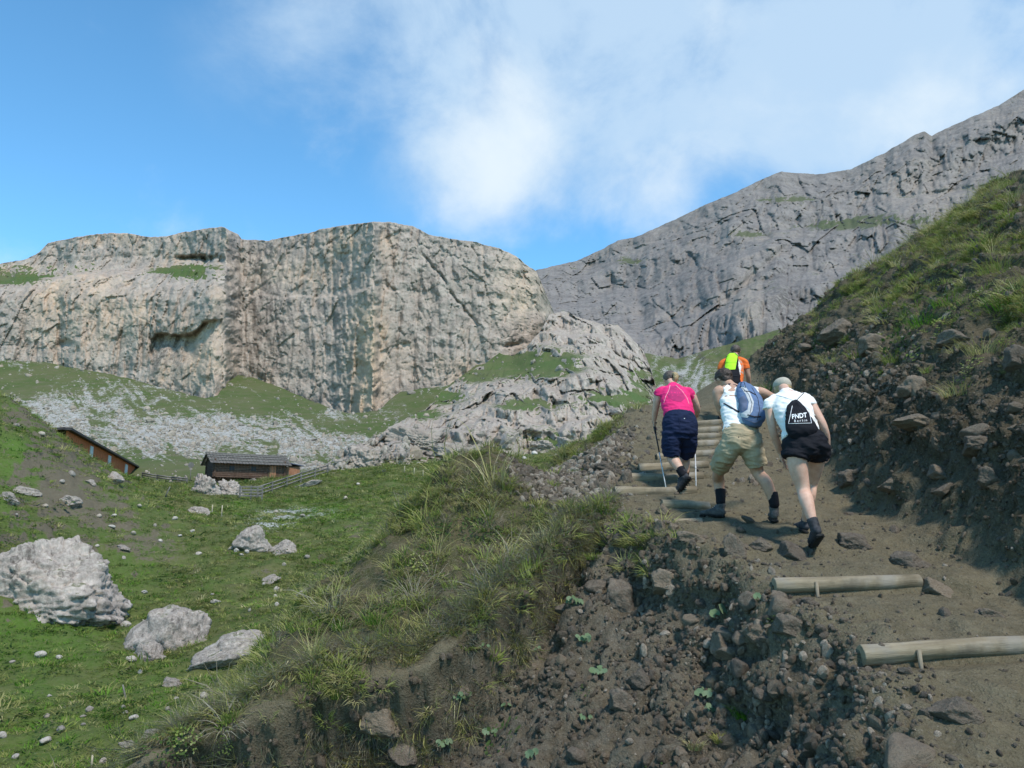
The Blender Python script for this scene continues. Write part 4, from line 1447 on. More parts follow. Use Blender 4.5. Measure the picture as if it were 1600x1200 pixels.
CLOD = []
M['clod'] = stone_mat('earth_clod', (.088, .074, .055), (.155, .135, .104), (.042, .035, .026), (.225, .205, .17))
for k in range(6):
    o = bpy.data.objects.new('rubble', rock_mesh('rubble', 440 + k, 2, 8, .10, 0, 40)); o.data.materials.append(M['clod'] if k < 4 else M['stone']); CLOD.append(o)
ncl = 36000
ids = sample_near((1.1 * w_scar * (.35 + patch) * (1 + .9 * (nX < -.6)) + 1.7 * bankface + .55 * hillg * (1.1 - patch) + .6 * shoulder + 1.6 * rubz * (1 - on_trail) + .12 * on_trail) / (nY / 6) ** .5, ncl)
pts = np.stack([nX.ravel()[ids], nY.ravel()[ids], nZ.ravel()[ids]], 1) + rng.uniform(-.012, .012, (ncl, 3)) * np.array([1, 1, 0])
s = np.minimum(.07, .0125 * np.exp(rng.normal(.12, .55, ncl))) * (1 - .15 * w_bank.ravel()[ids]) * (1 - .45 * on_trail.ravel()[ids])
scatter('rubble', pts, rng.uniform(-3, 3, (ncl, 3)), np.stack([s * rng.uniform(.9, 1.6, ncl), s, s * rng.uniform(.6, 1.0, ncl)], 1), rng.choice(6, ncl, p=[.2, .2, .2, .2, .1, .1]), CLOD, 'crumbled earth and stone rubble packed in the eroded banks')

# loose blocks on the scree and at the buttress foot
gX, gY, gZ, gPX, gPY = GRID['scree_slope']
ws = np.clip(sc_scree(gPX, gPY) - .15, 0, 1.2) * (gPY < 752) * (.3 + sstep(-.1, .3, fbm(gPX / 14, gPY / 9, gPX * 0 + 2, 3))) + .03
ws[-1:] = 0; ws = ws.ravel() / ws.sum()
ns = 9000
ids = rng.choice(ws.size, ns, p=ws)
pts = np.stack([gX.ravel()[ids], gY.ravel()[ids], gZ.ravel()[ids]], 1)
s = np.minimum(1.1, .15 * np.exp(rng.normal(0, .6, ns)))
bX, bY, bZ, bPX, bPY = GRID['rock_buttress']
wb = (sstep(660, 690, bPY) * sstep(752, 735, bPY) * .25 + np.clip(bu_grass(bPX, bPY), 0, 1) * .12 + .01); wb[-1:] = 0
wb = wb.ravel() / wb.sum()
nb_ = 900
idb = rng.choice(wb.size, nb_, p=wb)
pts = np.vstack([pts, np.stack([bX.ravel()[idb], bY.ravel()[idb], bZ.ravel()[idb]], 1)])
s = np.concatenate([s, np.minimum(1.2, .22 * np.exp(rng.normal(0, .6, nb_)))])
ns += nb_
SCB = []
M['scree_stone'] = stone_mat('scree_stone', (.22, .205, .18), (.36, .34, .305), (.10, .093, .08), (.46, .44, .40))
for k in range(4):
    o = bpy.data.objects.new('scree_stones', rock_mesh('scree_stones', 460 + k, 2, 8, .08, 0, 40)); o.data.materials.append(M['scree_stone']); SCB.append(o)
scatter('scree_stones', pts, rng.uniform(-3, 3, (ns, 3)), np.stack([s * rng.uniform(.9, 1.6, ns), s, s * rng.uniform(.6, 1.0, ns)], 1), rng.integers(0, 4, ns), SCB, 'pale loose blocks strewn over the scree slope')

# meadow grass
mA = np.abs(np.gradient(mX, axis=1) * np.gradient(mY, axis=0))
mview = (np.abs(mX / mY) < .72) & (mX / mY < .25)
wm = mA * mview * (rr < 120) * np.clip(1 - 1.2 * dirt, .08, 1) * (.35 + sstep(-.3, .3, fbm(mX / 2.2, mY / 2.2, mX * 0 + 6, 3))) / (rr / 20) ** 1.1
nmg = 52000
wmf = wm.ravel() / wm.sum()
ids = rng.choice(wmf.size, nmg, p=wmf)
pts = np.stack([mX.ravel()[ids], mY.ravel()[ids], mZ.ravel()[ids]], 1)
rs = rr.ravel()[ids]
pts[:, 0] += rng.uniform(-.06, .06, nmg); pts[:, 1] += rng.uniform(-.1, .1, nmg); pts[:, 2] -= .02
s = np.exp(rng.normal(0, .35, nmg)) * (1 + .016 * (rs - 20))
vv = vivid.ravel()[ids]
u = rng.uniform(size=nmg)
idx = np.where(u < .12 + .6 * np.clip(vv, 0, 1), 2, np.where(u < .55 + .3 * np.clip(vv, 0, 1), 0, np.where(u < .86, 1, 3)))
scatter('meadow_grass', pts, np.stack([rng.normal(0, .15, nmg), rng.normal(0, .15, nmg), rng.uniform(0, 6.28, nmg)], 1), np.stack([s, s, s * rng.uniform(.6, 1.2, nmg)], 1), idx,
        [tuft('meadow_grass', 22, .12, .26, .0085, .7, .6, M['g_green'], 11, 2), tuft('meadow_grass', 20, .13, .26, .008, .7, .7, M['g_olive'], 12, 2), tuft('meadow_grass', 22, .11, .28, .009, .7, .6, M['g_vivid'], 13, 2),
         herb('meadow_grass', 26, .10, .22, .06, M['g_herb'], 14)], 'short cropped grass covering the alpine meadow')

# countable tufts that stand out
TUF = [(1165, 1112, .16, 'g_vivid', 'bright green grass tuft on the gravel near the bottom edge'), (1085, 1160, .10, 'g_olive', 'small faded tuft on the dark soil near the bottom edge'), (1125, 1150, .10, 'g_olive', 'small yellowish tuft above the gravel near the bottom edge'),
       (945, 795, .20, 'g_vivid', 'bright green tuft beside the dark stone at the stairs'), (905, 795, .22, 'g_vivid', 'bright green tuft on top of the spur near the stairs'), (925, 865, .12, 'g_green', 'small green cushion on the eroded edge'),
       (530, 1080, .20, 'g_green', 'green cushion of grass below the turf overhang'), (535, 975, .18, 'g_vivid', 'bright green tuft on the left flank of the spur'), (590, 965, .20, 'g_vivid', 'second bright green tuft on the left flank of the spur'),
       (385, 1075, .30, 'g_olive', 'big yellow green tuft at the lower end of the spur'), (1445, 500, .42, 'g_vivid', 'bright green tuft on the hillside above the dark pointed rock'), (1480, 470, .32, 'g_vivid', 'bright tuft left of the bushy clump on the hillside'),
       (1570, 480, .38, 'g_vivid', 'bushy bright green clump near the right edge on the hillside'), (1300, 560, .26, 'g_green', 'green tuft on dark soil above the rear woman'), (1560, 420, .40, 'g_green', 'green clump high on the hillside near the right edge'),
       (1170, 665, .22, 'g_green', 'green grass tuft behind the man in beige shorts'), (1380, 480, .3, 'g_green', 'round green tuft just below the crest'), (1395, 560, .22, 'g_green', 'small green tuft between the dark hillside boulders'),
       (1540, 545, .34, 'g_olive', 'pale olive tuft with seed heads near the right edge'), (1495, 610, .28, 'g_olive', 'olive tuft above the dark bank'), (1200, 605, .3, 'g_vivid', 'bright grass tuft at the hill edge above the rear woman')]
for i, (px, py, h, mk, lab) in enumerate(TUF):
    hh = hit(px, py + 8, 'near')
    if hh is None: continue
    o = tuft('grass_tuft', 110, h, h * .95, .0034, .45, .6, M[mk], 50 + i)
    COL.objects.link(o)
    o.location = hh[0] - Vector((0, 0, .01))
    tag(o, lab, 'grass tuft', 'grass tufts that stand out by the trail')

# ---- leafy plants (round, lobed leaves) on the eroded bank
def leaf_mat():
    t = NT('coltsfoot_leaf', .7, .3)
    f = t.noise(30, 4, .6)
    c = t.mix(t.rng(f, .3, .7), (.060, .105, .040), (.12, .17, .085))
    c = t.mix(t.rng(t.objrand(), 0, 1, 0, .5, False), c, (.15, .185, .115))
    t.bump(f, .3, .004)
    return t.done(c)


M['leaf'] = leaf_mat()


def leaf_mesh(seed):
    r = np.random.default_rng(seed)
    n = 18
    V = [(0, 0, 0)]
    for ring, q in ((1, .5), (2, 1.0)):
        for k in range(n):
            a = rad(-155 + 310 * k / (n - 1))
            rr_ = q * (1 + .07 * math.sin(a * 7 + seed) * (ring == 2) + r.normal(0, .02))
            V.append((rr_ * math.sin(a) * .95, rr_ * math.cos(a) * .9 + .1 * q, .16 * q * q + .05 * math.sin(3 * a) * q))
    Fc = []
    for k in range(n - 1):
        Fc.append((0, 1 + k, 2 + k))
        Fc.append((1 + k, 1 + n + k, 2 + n + k, 2 + k))
    me = bpy.data.meshes.new('leaf')
    me.from_pydata(V, [], Fc)
    me.polygons.foreach_set('use_smooth', np.ones(len(me.polygons), bool))
    me.materials.append(M['leaf'])
    me.update()
    return me


LEAVES = [leaf_mesh(k) for k in range(4)]
M['stalk'] = plain('leaf_stalk', (.12, .13, .06), .7)


def tube_mesh(name, pts, radii, seg=8, cap=True, flat=None):
    """round tube along points; radii float or (a,b) pairs"""
    bm = bmesh.new()
    rings = []
    n = len(pts)
    pts = [Vector(p) for p in pts]
    for i, p in enumerate(pts):
        tg = (pts[min(i + 1, n - 1)] - pts[max(i - 1, 0)]).normalized()
        ref = Vector((0, 0, 1)) if abs(tg.z) < .9 else Vector((1, 0, 0))
        if flat is not None: ref = flat
        s = tg.cross(ref).normalized(); u = s.cross(tg).normalized()
        ra = radii[i] if isinstance(radii, (list, tuple)) else radii
        a, b = ra if isinstance(ra, (tuple, list)) else (ra, ra)
        rings.append([bm.verts.new(p + s * a * math.cos(6.28318 * k / seg) + u * b * math.sin(6.28318 * k / seg)) for k in range(seg)])
    for r0, r1 in zip(rings, rings[1:]):
        for k in range(seg):
            bm.faces.new((r0[k], r0[(k + 1) % seg], r1[(k + 1) % seg], r1[k]))
    if cap:
        bm.faces.new(rings[0][::-1]); bm.faces.new(rings[-1])
    bmesh.ops.recalc_face_normals(bm, faces=bm.faces)
    me = bpy.data.meshes.new(name)
    bm.to_mesh(me); bm.free()
    me.polygons.foreach_set('use_smooth', np.array([len(p.vertices) == 4 for p in me.polygons], bool))
    return me


PLANTS = [(1135, 962, .085, 6, 'large round-leaved plant on the trail edge above the rounded stones'), (895, 940, .06, 5, 'pale round-leaved plant on the upper rib of the bank'), (912, 998, .055, 5, 'round-leaved plant on the middle rib of the bank'),
          (938, 1052, .055, 5, 'round-leaved plant in the gully right of the ribs'), (722, 1088, .055, 6, 'spreading leafy plant low in the bank under the overhang'), (790, 1102, .035, 2, 'single round leaf on the bare earth low in the bank'),
          (690, 1162, .05, 5, 'leafy plant near the bottom edge left of the bank'), (1100, 1085, .05, 4, 'leafy plant on the dark soil below the rounded stones'), (1108, 1108, .045, 3, 'smaller leafy plant just below the one on dark soil'),
          (838, 1012, .035, 3, 'small leafy seedling between the ribs of the bank'), (765, 1142, .04, 3, 'small leafy plant at the very bottom of the bank'), (830, 1180, .05, 4, 'leafy plant at the bottom edge below the ribs'),
          (650, 1180, .045, 4, 'bright leaf rosette at the bottom left of the bank'), (1185, 935, .04, 3, 'small leafy sprout left of the second log'), (755, 1008, .035, 3, 'small leafy sprout just under the turf lip'), (915, 1120, .035, 3, 'tiny leafy sprout on the dark lower slope')]
for i, (px, py, ls, nl, lab) in enumerate(PLANTS):
    hh = hit(px, py + 6, 'near')
    if hh is None: continue
    root = empty('leafy_plant', hh[0], lab, 'plant', 'round-leaved plants on the eroded bank')
    ls *= .78
    for k in range(nl):
        a = 6.283 * k / nl + random.uniform(-.5, .5)
        ln = ls * random.uniform(.5, 1.5)
        tip = Vector((math.cos(a) * ln * 1.2, math.sin(a) * ln * .8 - ls * .6, ls * random.uniform(.6, 1.5)))
        me = tube_mesh('stalk', [(0, 0, -.01), tuple(tip * .5 + Vector((0, 0, .01))), tuple(tip)], .0025, 5)
        link('stalk', me, M['stalk'], root)
        lf = link('leaf', LEAVES[(i + k) % 4], None, root)
        s = ls * random.uniform(.6, 1.05)
        lf.scale = (s, s, s)
        lf.location = tip
        lf.rotation_euler = (rad(random.uniform(25, 65)), random.uniform(-.4, .4), random.uniform(-1, 1))

# ==================================================================================================
#  LOG STEPS
# ==================================================================================================
def wood_mat(name, a, b, dark, axis_scale=(2, 26, 26), grey=.3):
    t = NT(name, .85, .2)
    p = t.pos(scale=axis_scale)
    g = t.noise(1.0, 6, .65, p, .3)
    g2 = t.noise(3.0, 5, .7, p)
    blot = t.noise(5.0, 4, .6, t.pos())
    c = t.mix(t.rng(g, .32, .66), a, b)
    c = t.mix(t.rng(g2, .58, .72, 0, .8), c, dark)
    c = t.mix(t.rng(blot, .45, .7, 0, grey), c, (.25, .235, .21))
    big_ = t.noise(1.7, 5, .65, t.pos())
    c = t.mix(t.rng(big_, .46, .62, 0, min(.75, grey * 1.3)), c, tuple(x * .45 for x in a))
    c = t.mix(t.rng(blot, .45, .28, 0, .55), c, tuple(x * .55 for x in a))
    c = t.mix(t.rng(t.objrand(), 0, 1, 0, .3, False), c, tuple(x * .7 for x in a))
    t.bump(g2, .6, .01)
    t.bump(g, .4, .01)
    return t.done(c)


M['log'] = wood_mat('peeled_log_wood', (.205, .163, .105), (.33, .272, .188), (.070, .054, .037), grey=.6)
M['log_end'] = wood_mat('log_end_grain', (.22, .17, .11), (.33, .26, .17), (.09, .07, .05), (9, 9, 9))


def log_mesh(L, r0, r1, seed):
    nseg, nr = 22, 26
    bm = bmesh.new()
    rings = []
    bend = np.random.default_rng(int(seed * 10)).normal(0, .008, 2)
    for i in range(nseg + 1):
        u = i / nseg
        r = (r0 + (r1 - r0) * u) * (1.0 if 0 < i < nseg else .97)
        x = L * (u - .5)
        if i == 1: x = -L * .5 + .008
        if i == nseg - 1: x = L * .5 - .008
        ring = []
        for k in range(nr):
            a = 6.28318 * k / nr
            n = float(noise3(np.float32(x * 2 + seed), np.float32(math.cos(a) * 1.3), np.float32(math.sin(a) * 1.3))) * .10
            n += float(noise3(np.float32(x * 7 + seed), np.float32(math.cos(a) * 3), np.float32(math.sin(a) * 3))) * .05
            n -= .16 * math.exp(-((a - 1.2 - .25 * math.sin(x * 3 + seed)) / .07) ** 2) * (abs(u - .4) < .33)
            ring.append(bm.verts.new((x, r * (1 + n) * math.cos(a) + bend[0] * math.sin(u * 3.14), r * (1 + n) * math.sin(a) + bend[1] * math.sin(u * 3.14))))
        rings.append(ring)
    for a_, b_ in zip(rings, rings[1:]):
        for k in range(nr):
            f = bm.faces.new((a_[k], a_[(k + 1) % nr], b_[(k + 1) % nr], b_[k])); f.smooth = True
    f0 = bm.faces.new(rings[0][::-1]); f1 = bm.faces.new(rings[-1])
    f0.material_index = 1; f1.material_index = 1
    bmesh.ops.recalc_face_normals(bm, faces=bm.faces)
    me = bpy.data.meshes.new('step_log')
    bm.to_mesh(me); bm.free()
    me.materials.append(M['log']); me.materials.append(M['log_end'])
    return me


M['stake'] = wood_mat('stake_wood', (.20, .16, .11), (.30, .25, .18), (.09, .07, .05), (26, 26, 2))
LOG_LAB = ['nearest log step, running out of the right picture edge', 'second log step up, lying between the dark stone and the bank rock', 'short half-buried log piece left of the man in beige shorts',
           'log step just below the pink woman\'s trailing shoe', 'log step that the pink woman\'s pole tips touch', 'log step behind the pink woman\'s trailing shoe', 'log step level with the pink woman\'s shins',
           'log step just below the hem of the navy shorts', 'log step right of the navy shorts, sixth from the top', 'fourth log step from the top of the stairs', 'third log step from the top of the stairs', 'topmost visible log step on the stairs']
for i, (a, b, pa, pb, Yk) in enumerate(LOGS):
    A = at(a, pa, Yk); B = at(b, pb, Yk + .04)
    L = (B - A).length
    r = [.058, .055, .05, .058, .068, .068, .066, .066, .064, .062, .062, .062][i]
    me = log_mesh(L, r * 1.05, r * .97, 3 + i * 1.7)
    o = link('step_log', me, None, None, LOG_LAB[i], 'log', 'log steps on the trail')
    o.location = (A + B) / 2
    dvec = (B - A).normalized()
    o.rotation_euler = dvec.to_track_quat('X', 'Z').to_euler()
    if i in (0, 1):
        for u in ((.26,) if i == 0 else (.27,)):
            me = tube_mesh('stake', [(0, 0, -.2), (0, 0, .07)], [.012, .014], 7)
            s = link('stake', me, M['stake'], o)
            s.location = (L * (u - .5), -r * 1.12, -.045)

# ==================================================================================================
#  HUTS, FENCES, POSTS
# ==================================================================================================
M['plank_red'] = wood_mat('weathered_red_boards', (.24, .11, .06), (.38, .185, .105), (.10, .05, .03), (5, 5, .4), .15)
M['barn_board'] = wood_mat('red_barn_boards', (.42, .11, .042), (.60, .175, .07), (.18, .05, .02), (5, 5, .4), .0)
M['cabin_log'] = wood_mat('cabin_logs', (.075, .042, .028), (.135, .078, .052), (.03, .02, .015), (.5, 5, 9), .2)
M['shingle'] = wood_mat('grey_shingles', (.115, .100, .088), (.185, .165, .146), (.055, .05, .045), (3, 3, 3), .2)
M['dark_roof'] = plain('dark_roof_edge', (.05, .045, .045), .8, nscale=2)
M['blue_roof'] = plain('blue_grey_roof', (.075, .085, .12), .6, nscale=2)
M['white_paint'] = plain('white_painted_boards', (.62, .60, .57), .7, nscale=3)
M['grey_wood'] = wood_mat('grey_fence_wood', (.15, .135, .115), (.23, .212, .185), (.08, .072, .06), (3, 3, 3), .2)
M['post_wood'] = wood_mat('pale_post_wood', (.38, .32, .22), (.52, .45, .33), (.2, .16, .11), (9, 9, 2), .2)


def box_into(bm, c, s, M4=None):
    vs = []
    for dx in (-1, 1):
        for dy in (-1, 1):
            for dz in (-1, 1):
                v = Vector((c[0] + dx * s[0] / 2, c[1] + dy * s[1] / 2, c[2] + dz * s[2] / 2))
                vs.append(bm.verts.new(M4 @ v if M4 is not None else v))
    for f in ((0, 1, 3, 2), (4, 6, 7, 5), (0, 4, 5, 1), (2, 3, 7, 6), (0, 2, 6, 4), (1, 5, 7, 3)):
        bm.faces.new([vs[k] for k in f])


def boxes(name, lst, mat, parent=None, bev=0.0, **kw):
    bm = bmesh.new()
    for c, s in lst:
        box_into(bm, c, s)
    bmesh.ops.recalc_face_normals(bm, faces=bm.faces)
    if bev:
        bmesh.ops.bevel(bm, geom=bm.edges[:] + bm.verts[:], offset=bev, segments=1, affect='EDGES')
    me = bpy.data.meshes.new(name)
    bm.to_mesh(me); bm.free()
    return link(name, me, mat, parent, **kw)


def prism(name, poly, y0, y1, mat, parent=None):
    """polygon in local xz extruded along local y"""
    bm = bmesh.new()
    a = [bm.verts.new((x, y0, z)) for x, z in poly]
    b = [bm.verts.new((x, y1, z)) for x, z in poly]
    n = len(poly)
    bm.faces.new(a[::-1]); bm.faces.new(b)
    for k in range(n):
        bm.faces.new((a[k], a[(k + 1) % n], b[(k + 1) % n], b[k]))
    bmesh.ops.recalc_face_normals(bm, faces=bm.faces)
    me = bpy.data.meshes.new(name)
    bm.to_mesh(me); bm.free()
    return link(name, me, mat, parent)


# log cabin : local x = ridge, front wall faces local -y
cab_p = at(384, 742, 116)
cab = empty('log_cabin', (cab_p.x, cab_p.y, cab_p.z - .6), 'dark log cabin with pale grey shingle roof behind the rock outcrop', 'cabin', None, rad(33))
cl_, cw_, ch_ = 9.9, 4.8, 2.35
for side, lbl in ((-1, 'wall'), (1, 'wall')):
    boxes('wall', [((0, side * cw_ / 2, .13 + .25 * k), (cl_ + .5, .20 + .03 * (k % 2), .235)) for k in range(10)], M['cabin_log'], cab, .03)
for side in (-1, 1):
    boxes('wall', [((side * cl_ / 2, 0, .25 + .25 * k), (.20, cw_ + .5, .235)) for k in range(10)], M['cabin_log'], cab, .03)
    prism('gable', [(-.0, 0), (.0, 0), (0, 0)], 0, 1, M['cabin_log'], cab) if False else None
    bm = bmesh.new()
    for k in range(12):
        yy = -cw_ / 2 + cw_ * (k + .5) / 12
        hgt = (cw_ / 2 - abs(yy)) * .47
        box_into(bm, (side * cl_ / 2, yy, ch_ + hgt / 2 - .02), (.12, cw_ / 12 - .03, hgt + .08))
    me = bpy.data.meshes.new('gable'); bm.to_mesh(me); bm.free()
    link('gable', me, M['cabin_log'], cab)
for side in (-1, 1):
    rows = 9
    bm = bmesh.new()
    for k in range(rows):
        u = (k + .5) / rows
        yy = side * (cw_ / 2 + .9) * (1 - u); zz = ch_ - .42 + u * (cw_ / 2 + .9) * .47 + .05
        nb = 26
        for q in range(nb):
            x = -cl_ / 2 - .8 + (cl_ + 1.6) * (q + .5) / nb
            box_into(bm, (0, 0, 0), ((cl_ + 1.6) / nb - .04, .52, .05), Matrix.Translation((x, yy, zz + random.uniform(-.015, .02))) @ Matrix.Rotation(-side * math.atan(.47) + side * .06, 4, 'X'))
    me = bpy.data.meshes.new('roof'); bm.to_mesh(me); bm.free()
    rf = link('roof', me, M['shingle'], cab)
    for k in (2, 5, 7):
        u = (k) / rows
        yy = side * (cw_ / 2 + .9) * (1 - u); zz = ch_ - .42 + u * (cw_ / 2 + .9) * .47 + .17
        link('batten', tube_mesh('batten', [(-cl_ / 2 - .9, yy, zz), (cl_ / 2 + .9, yy, zz)], .06, 6), M['grey_wood'], rf)
link('ridge_beam', tube_mesh('ridge_beam', [(-cl_ / 2 - .9, 0, ch_ + 1.25), (cl_ / 2 + .9, 0, ch_ + 1.25)], .1, 6), M['grey_wood'], cab)
boxes('door', [((3.2, -cw_ / 2 - .13, .95), (.9, .08, 1.8))], M['plank_red'], cab)
for x in (-2.6, .4):
    boxes('window', [((x, -cw_ / 2 - .13, 1.35), (.7, .06, .6))], M['dark_roof'], cab)

ann_p = at(447, 744, 119)
ann = empty('wooden_shed', (ann_p.x, ann_p.y, ann_p.z - .4), 'small wooden shed with blue grey roof beside the log cabin', 'shed', None, rad(33))
boxes('wall', [((0, 0, .75), (3.0, 3.4, 1.9))], M['plank_red'], ann)
prism('roof', [(-1.9, 1.72), (0, 2.25), (1.9, 1.95), (1.9, 1.83), (0, 2.12), (-1.9, 1.60)], -2.1, 2.1, M['blue_roof'], ann)
boxes('corner_post', [((-1.55, -1.75, .75), (.14, .14, 1.9))], M['cabin_log'], ann)

# long barn : horizontal eave running away from the viewer
b0 = at(105, 670, 75); b1 = at(211, 728, 75 * b0.z / at(211, 728, 75).z)
bd = Vector((b1.x - b0.x, b1.y - b0.y, 0)); bl = bd.length; bd.normalize()
barn = empty('barn', (b1.x, b1.y, b1.z - 3.6), 'long red brown wooden barn with white doors behind the left slope', 'barn', None, math.atan2(-bd.y, -bd.x))
# local x runs from far end back towards the viewer, wall facing the viewer's right is local +y
nb = 90
boxes('wall', [((bl * (k + .5) / nb - .4, -.1 + .02 * (k % 2), 1.65), (bl / nb - .03, .12, 3.7)) for k in range(nb)], M['barn_board'], barn)
boxes('end_wall', [((-.5, -3.5, 1.5), (.12, 6.8, 3.3))], M['plank_red'], barn)
prism('roof', [(-1.6, 3.45), (bl + .5, 3.45), (bl + .5, 3.68), (-1.6, 3.68)], -.2, .45, M['dark_roof'], barn)
bm = bmesh.new()
box_into(bm, (0, 0, 0), (bl + 2.1, 7.6, .22), Matrix.Translation((bl / 2 - .55, -3.9, 3.15)) @ Matrix.Rotation(.12, 4, 'X'))
me = bpy.data.meshes.new('roof_deck'); bm.to_mesh(me); bm.free()
link('roof_deck', me, M['dark_roof'], barn)


def along(px):
    """barn-local x of the point of the wall plane seen at picture column px"""
    cx = (px - 800.0) / (F * CP)
    # solve (b1 + t*(b0-b1)) . x/y ~ cx with the elevation taken as constant
    t = np.linspace(0, 1, 400)
    p = np.outer(1 - t, np.array(b1)) + np.outer(t, np.array(b0))
    q = 800 + F * p[:, 0] / (p[:, 1] * CP + p[:, 2] * SP)
    return float(np.interp(px, q[::-1], (t * bl)[::-1]))


for px, w in ((144, 1.6), (172, 1.9), (198, 2.4)):
    boxes('door', [((along(px), .02, 1.55), (w, .1, 3.2))], M['white_paint'], barn)


def ground_at(px, py):
    h = hit(px, py, 'mead')
    return h[0] if h else at(px, py, 90)


# plank fence rising to the right of the cabin
fp = [ground_at(px, py) for px, py in ((402, 778), (425, 770), (448, 762), (470, 754), (492, 747), (512, 741))]
fence = empty('plank_fence', fp[0], 'grey plank fence climbing right from the wooden gate', 'fence')
for p in fp:
    q = p - fp[0]
    boxes('post', [((q.x, q.y, q.z + .55), (.14, .14, 1.5))], M['grey_wood'], fence)
for a, b in zip(fp, fp[1:]):
    for hgt in (.35, .75, 1.15):
        A = a - fp[0] + Vector((0, -.1, hgt)); B = b - fp[0] + Vector((0, -.1, hgt))
        link('rail', tube_mesh('rail', [A, B], [(.03, .09)] * 2, 4), M['grey_wood'], fence)
g0 = ground_at(374, 780)
gate = empty('wooden_gate', g0, 'grey wooden gate at the left end of the plank fence', 'gate')
for x in (0, 1.15, 2.3):
    boxes('post', [((x, 0, .6), (.13, .13, 1.6))], M['grey_wood'], gate)
for z in (.35, .65, .95, 1.25):
    boxes('rail', [((1.15, -.09, z), (2.3, .05, .16))], M['grey_wood'], gate)
rp = [ground_at(px, py) for px, py in ((222, 746), (245, 750), (268, 753), (292, 755))]
rf_ = empty('rail_fence', rp[0], 'low pale rail fence between the barn and the rock outcrop', 'fence')
for p in rp:
    q = p - rp[0]
    boxes('post', [((q.x, q.y, q.z + .35), (.14, .14, .9))], M['grey_wood'], rf_)
for a, b in zip(rp, rp[1:]):
    for hgt in (.35, .65):
        link('rail', tube_mesh('rail', [a - rp[0] + Vector((0, -.1, hgt)), b - rp[0] + Vector((0, -.1, hgt))], [(.04, .11)] * 2, 4), M['grey_wood'], rf_)
sp = ground_at(297, 752)
sign = empty('round_sign', sp, 'round grey sign plate on a pole beside the rock outcrop', 'sign')
link('pole', tube_mesh('pole', [(0, 0, -.2), (0, 0, 2.2)], .05, 7), M['grey_wood'], sign)
link('plate', tube_mesh('plate', [(0, -.06, 2.3), (0, -.1, 2.3)], .42, 18), M['grey_wood'], sign)

POSTS = [(620, 728, 15, 'tallest wooden post at the left end of the stake row'), (632, 738, 10, 'second stake from the left in the meadow stake row'), (647, 742, 11, 'third stake from the left in the meadow stake row'),
         (661, 744, 11, 'fourth stake from the left in the meadow stake row'), (676, 747, 12, 'fifth stake from the left in the meadow stake row'), (690, 750, 11, 'rightmost stake of the meadow stake row'),
         (346, 808, 17, 'taller pale fence post by the flat pale rock'), (331, 803, 13, 'shorter pale fence post by the flat pale rock')]
for px, py, h, lab in POSTS:
    hh = hit(px, py, 'mead')
    hm = h / F * hh[2]
    o = link('wooden_post', tube_mesh('wooden_post', [(0, 0, -.3), (0, 0, hm * .5), (.02, 0, hm)], [.055, .05, .045], 7), M['post_wood'], None, lab, 'post', 'wooden posts in the meadow')
    o.location = hh[0]
for px, py, dx, hpx, lab, mk in ((258, 776, 6, 14, 'leaning grey stick on the slope below the rail fence', 'grey_wood'), (197, 1092, -6, 18, 'leaning grey stick in the meadow left of the grassy spur', 'grey_wood'), (143, 1198, 0, 14, 'thin pale stake at the bottom picture edge', 'post_wood')):
    hh = hit(px, py, 'mead'); k = hh[2] / F
    o = link('wooden_stick', tube_mesh('wooden_stick', [(0, 0, -.1), (dx * k * .5, 0, hpx * k * .5), (dx * k, 0, hpx * k)], [.03, .028, .022] if hh[2] < 50 else [.06, .055, .05], 7), M[mk], None, lab, 'stick')
    o.location = hh[0]

# ==================================================================================================
#  HIKERS
# ==================================================================================================
def fabric(name, col, rough=.85, scale=160.0, bump=.25, var=.08):
    t = NT(name, rough, .2)
    f = t.noise(scale, 3, .6)
    w = t.noise(9.0, 4, .6)
    c = t.mix(t.rng(w, .3, .7), tuple(x * (1 - var * 1.5) for x in col), tuple(min(.9, x * (1 + var)) for x in col))
    t.bump(f, bump, .0015)
    t.bump(w, .35, .006)
    return t.done(c)


def skin_mat(name, a, b):
    t = NT(name, .55, .35)
    f = t.noise(14, 4, .6)
    c = t.mix(t.rng(f, .3, .7), a, b)
    t.b.inputs['Subsurface Weight'].default_value = .06
    t.b.inputs['Subsurface Radius'].default_value = (.01, .004, .002)
    return t.done(c)


M['skin_fair'] = skin_mat('skin_fair', (.52, .30, .215), (.62, .39, .29))
M['skin_tan'] = skin_mat('skin_tan', (.42, .235, .155), (.50, .30, .21))
M['pink'] = fabric('pink_shirt', (.72, .028, .16))
M['pink_dark'] = fabric('pink_mesh_panel', (.42, .03, .13))
M['pink_pale'] = plain('pale_pink_piping', (.80, .36, .42))
M['navy'] = fabric('navy_cloth', (.010, .017, .048))
M['white_cloth'] = fabric('white_cloth', (.78, .745, .71), var=.03)
M['khaki'] = fabric('khaki_cloth', (.37, .30, .195))
M['black_cloth'] = fabric('black_cloth', (.010, .010, .014))
M['orange'] = fabric('orange_shirt', (.74, .16, .035))
M['lime'] = fabric('lime_pack_cloth', (.42, .80, .035))
M['pack_blue'] = fabric('blue_pack_cloth', (.11, .165, .28))
M['pack_slate'] = fabric('slate_blue_pack_cloth', (.13, .15, .22))
M['pack_grey'] = fabric('light_grey_pack_cloth', (.50, .50, .50))
M['strap'] = fabric('dark_strap', (.03, .03, .04))
M['boot_dark'] = plain('dark_boot_leather', (.035, .035, .040), .75, .3, 30, .3, .3, .003)
M['boot_grey'] = plain('grey_boot_leather', (.075, .07, .068), .8, .3, 30, .3, .3, .003)
M['sole'] = plain('boot_sole_rubber', (.022, .021, .021), .9, .2, 30, .3, .4, .004)
M['hair_brown'] = plain('brown_hair', (.045, .028, .02), .6, .4, 60, .35, .6, .006)
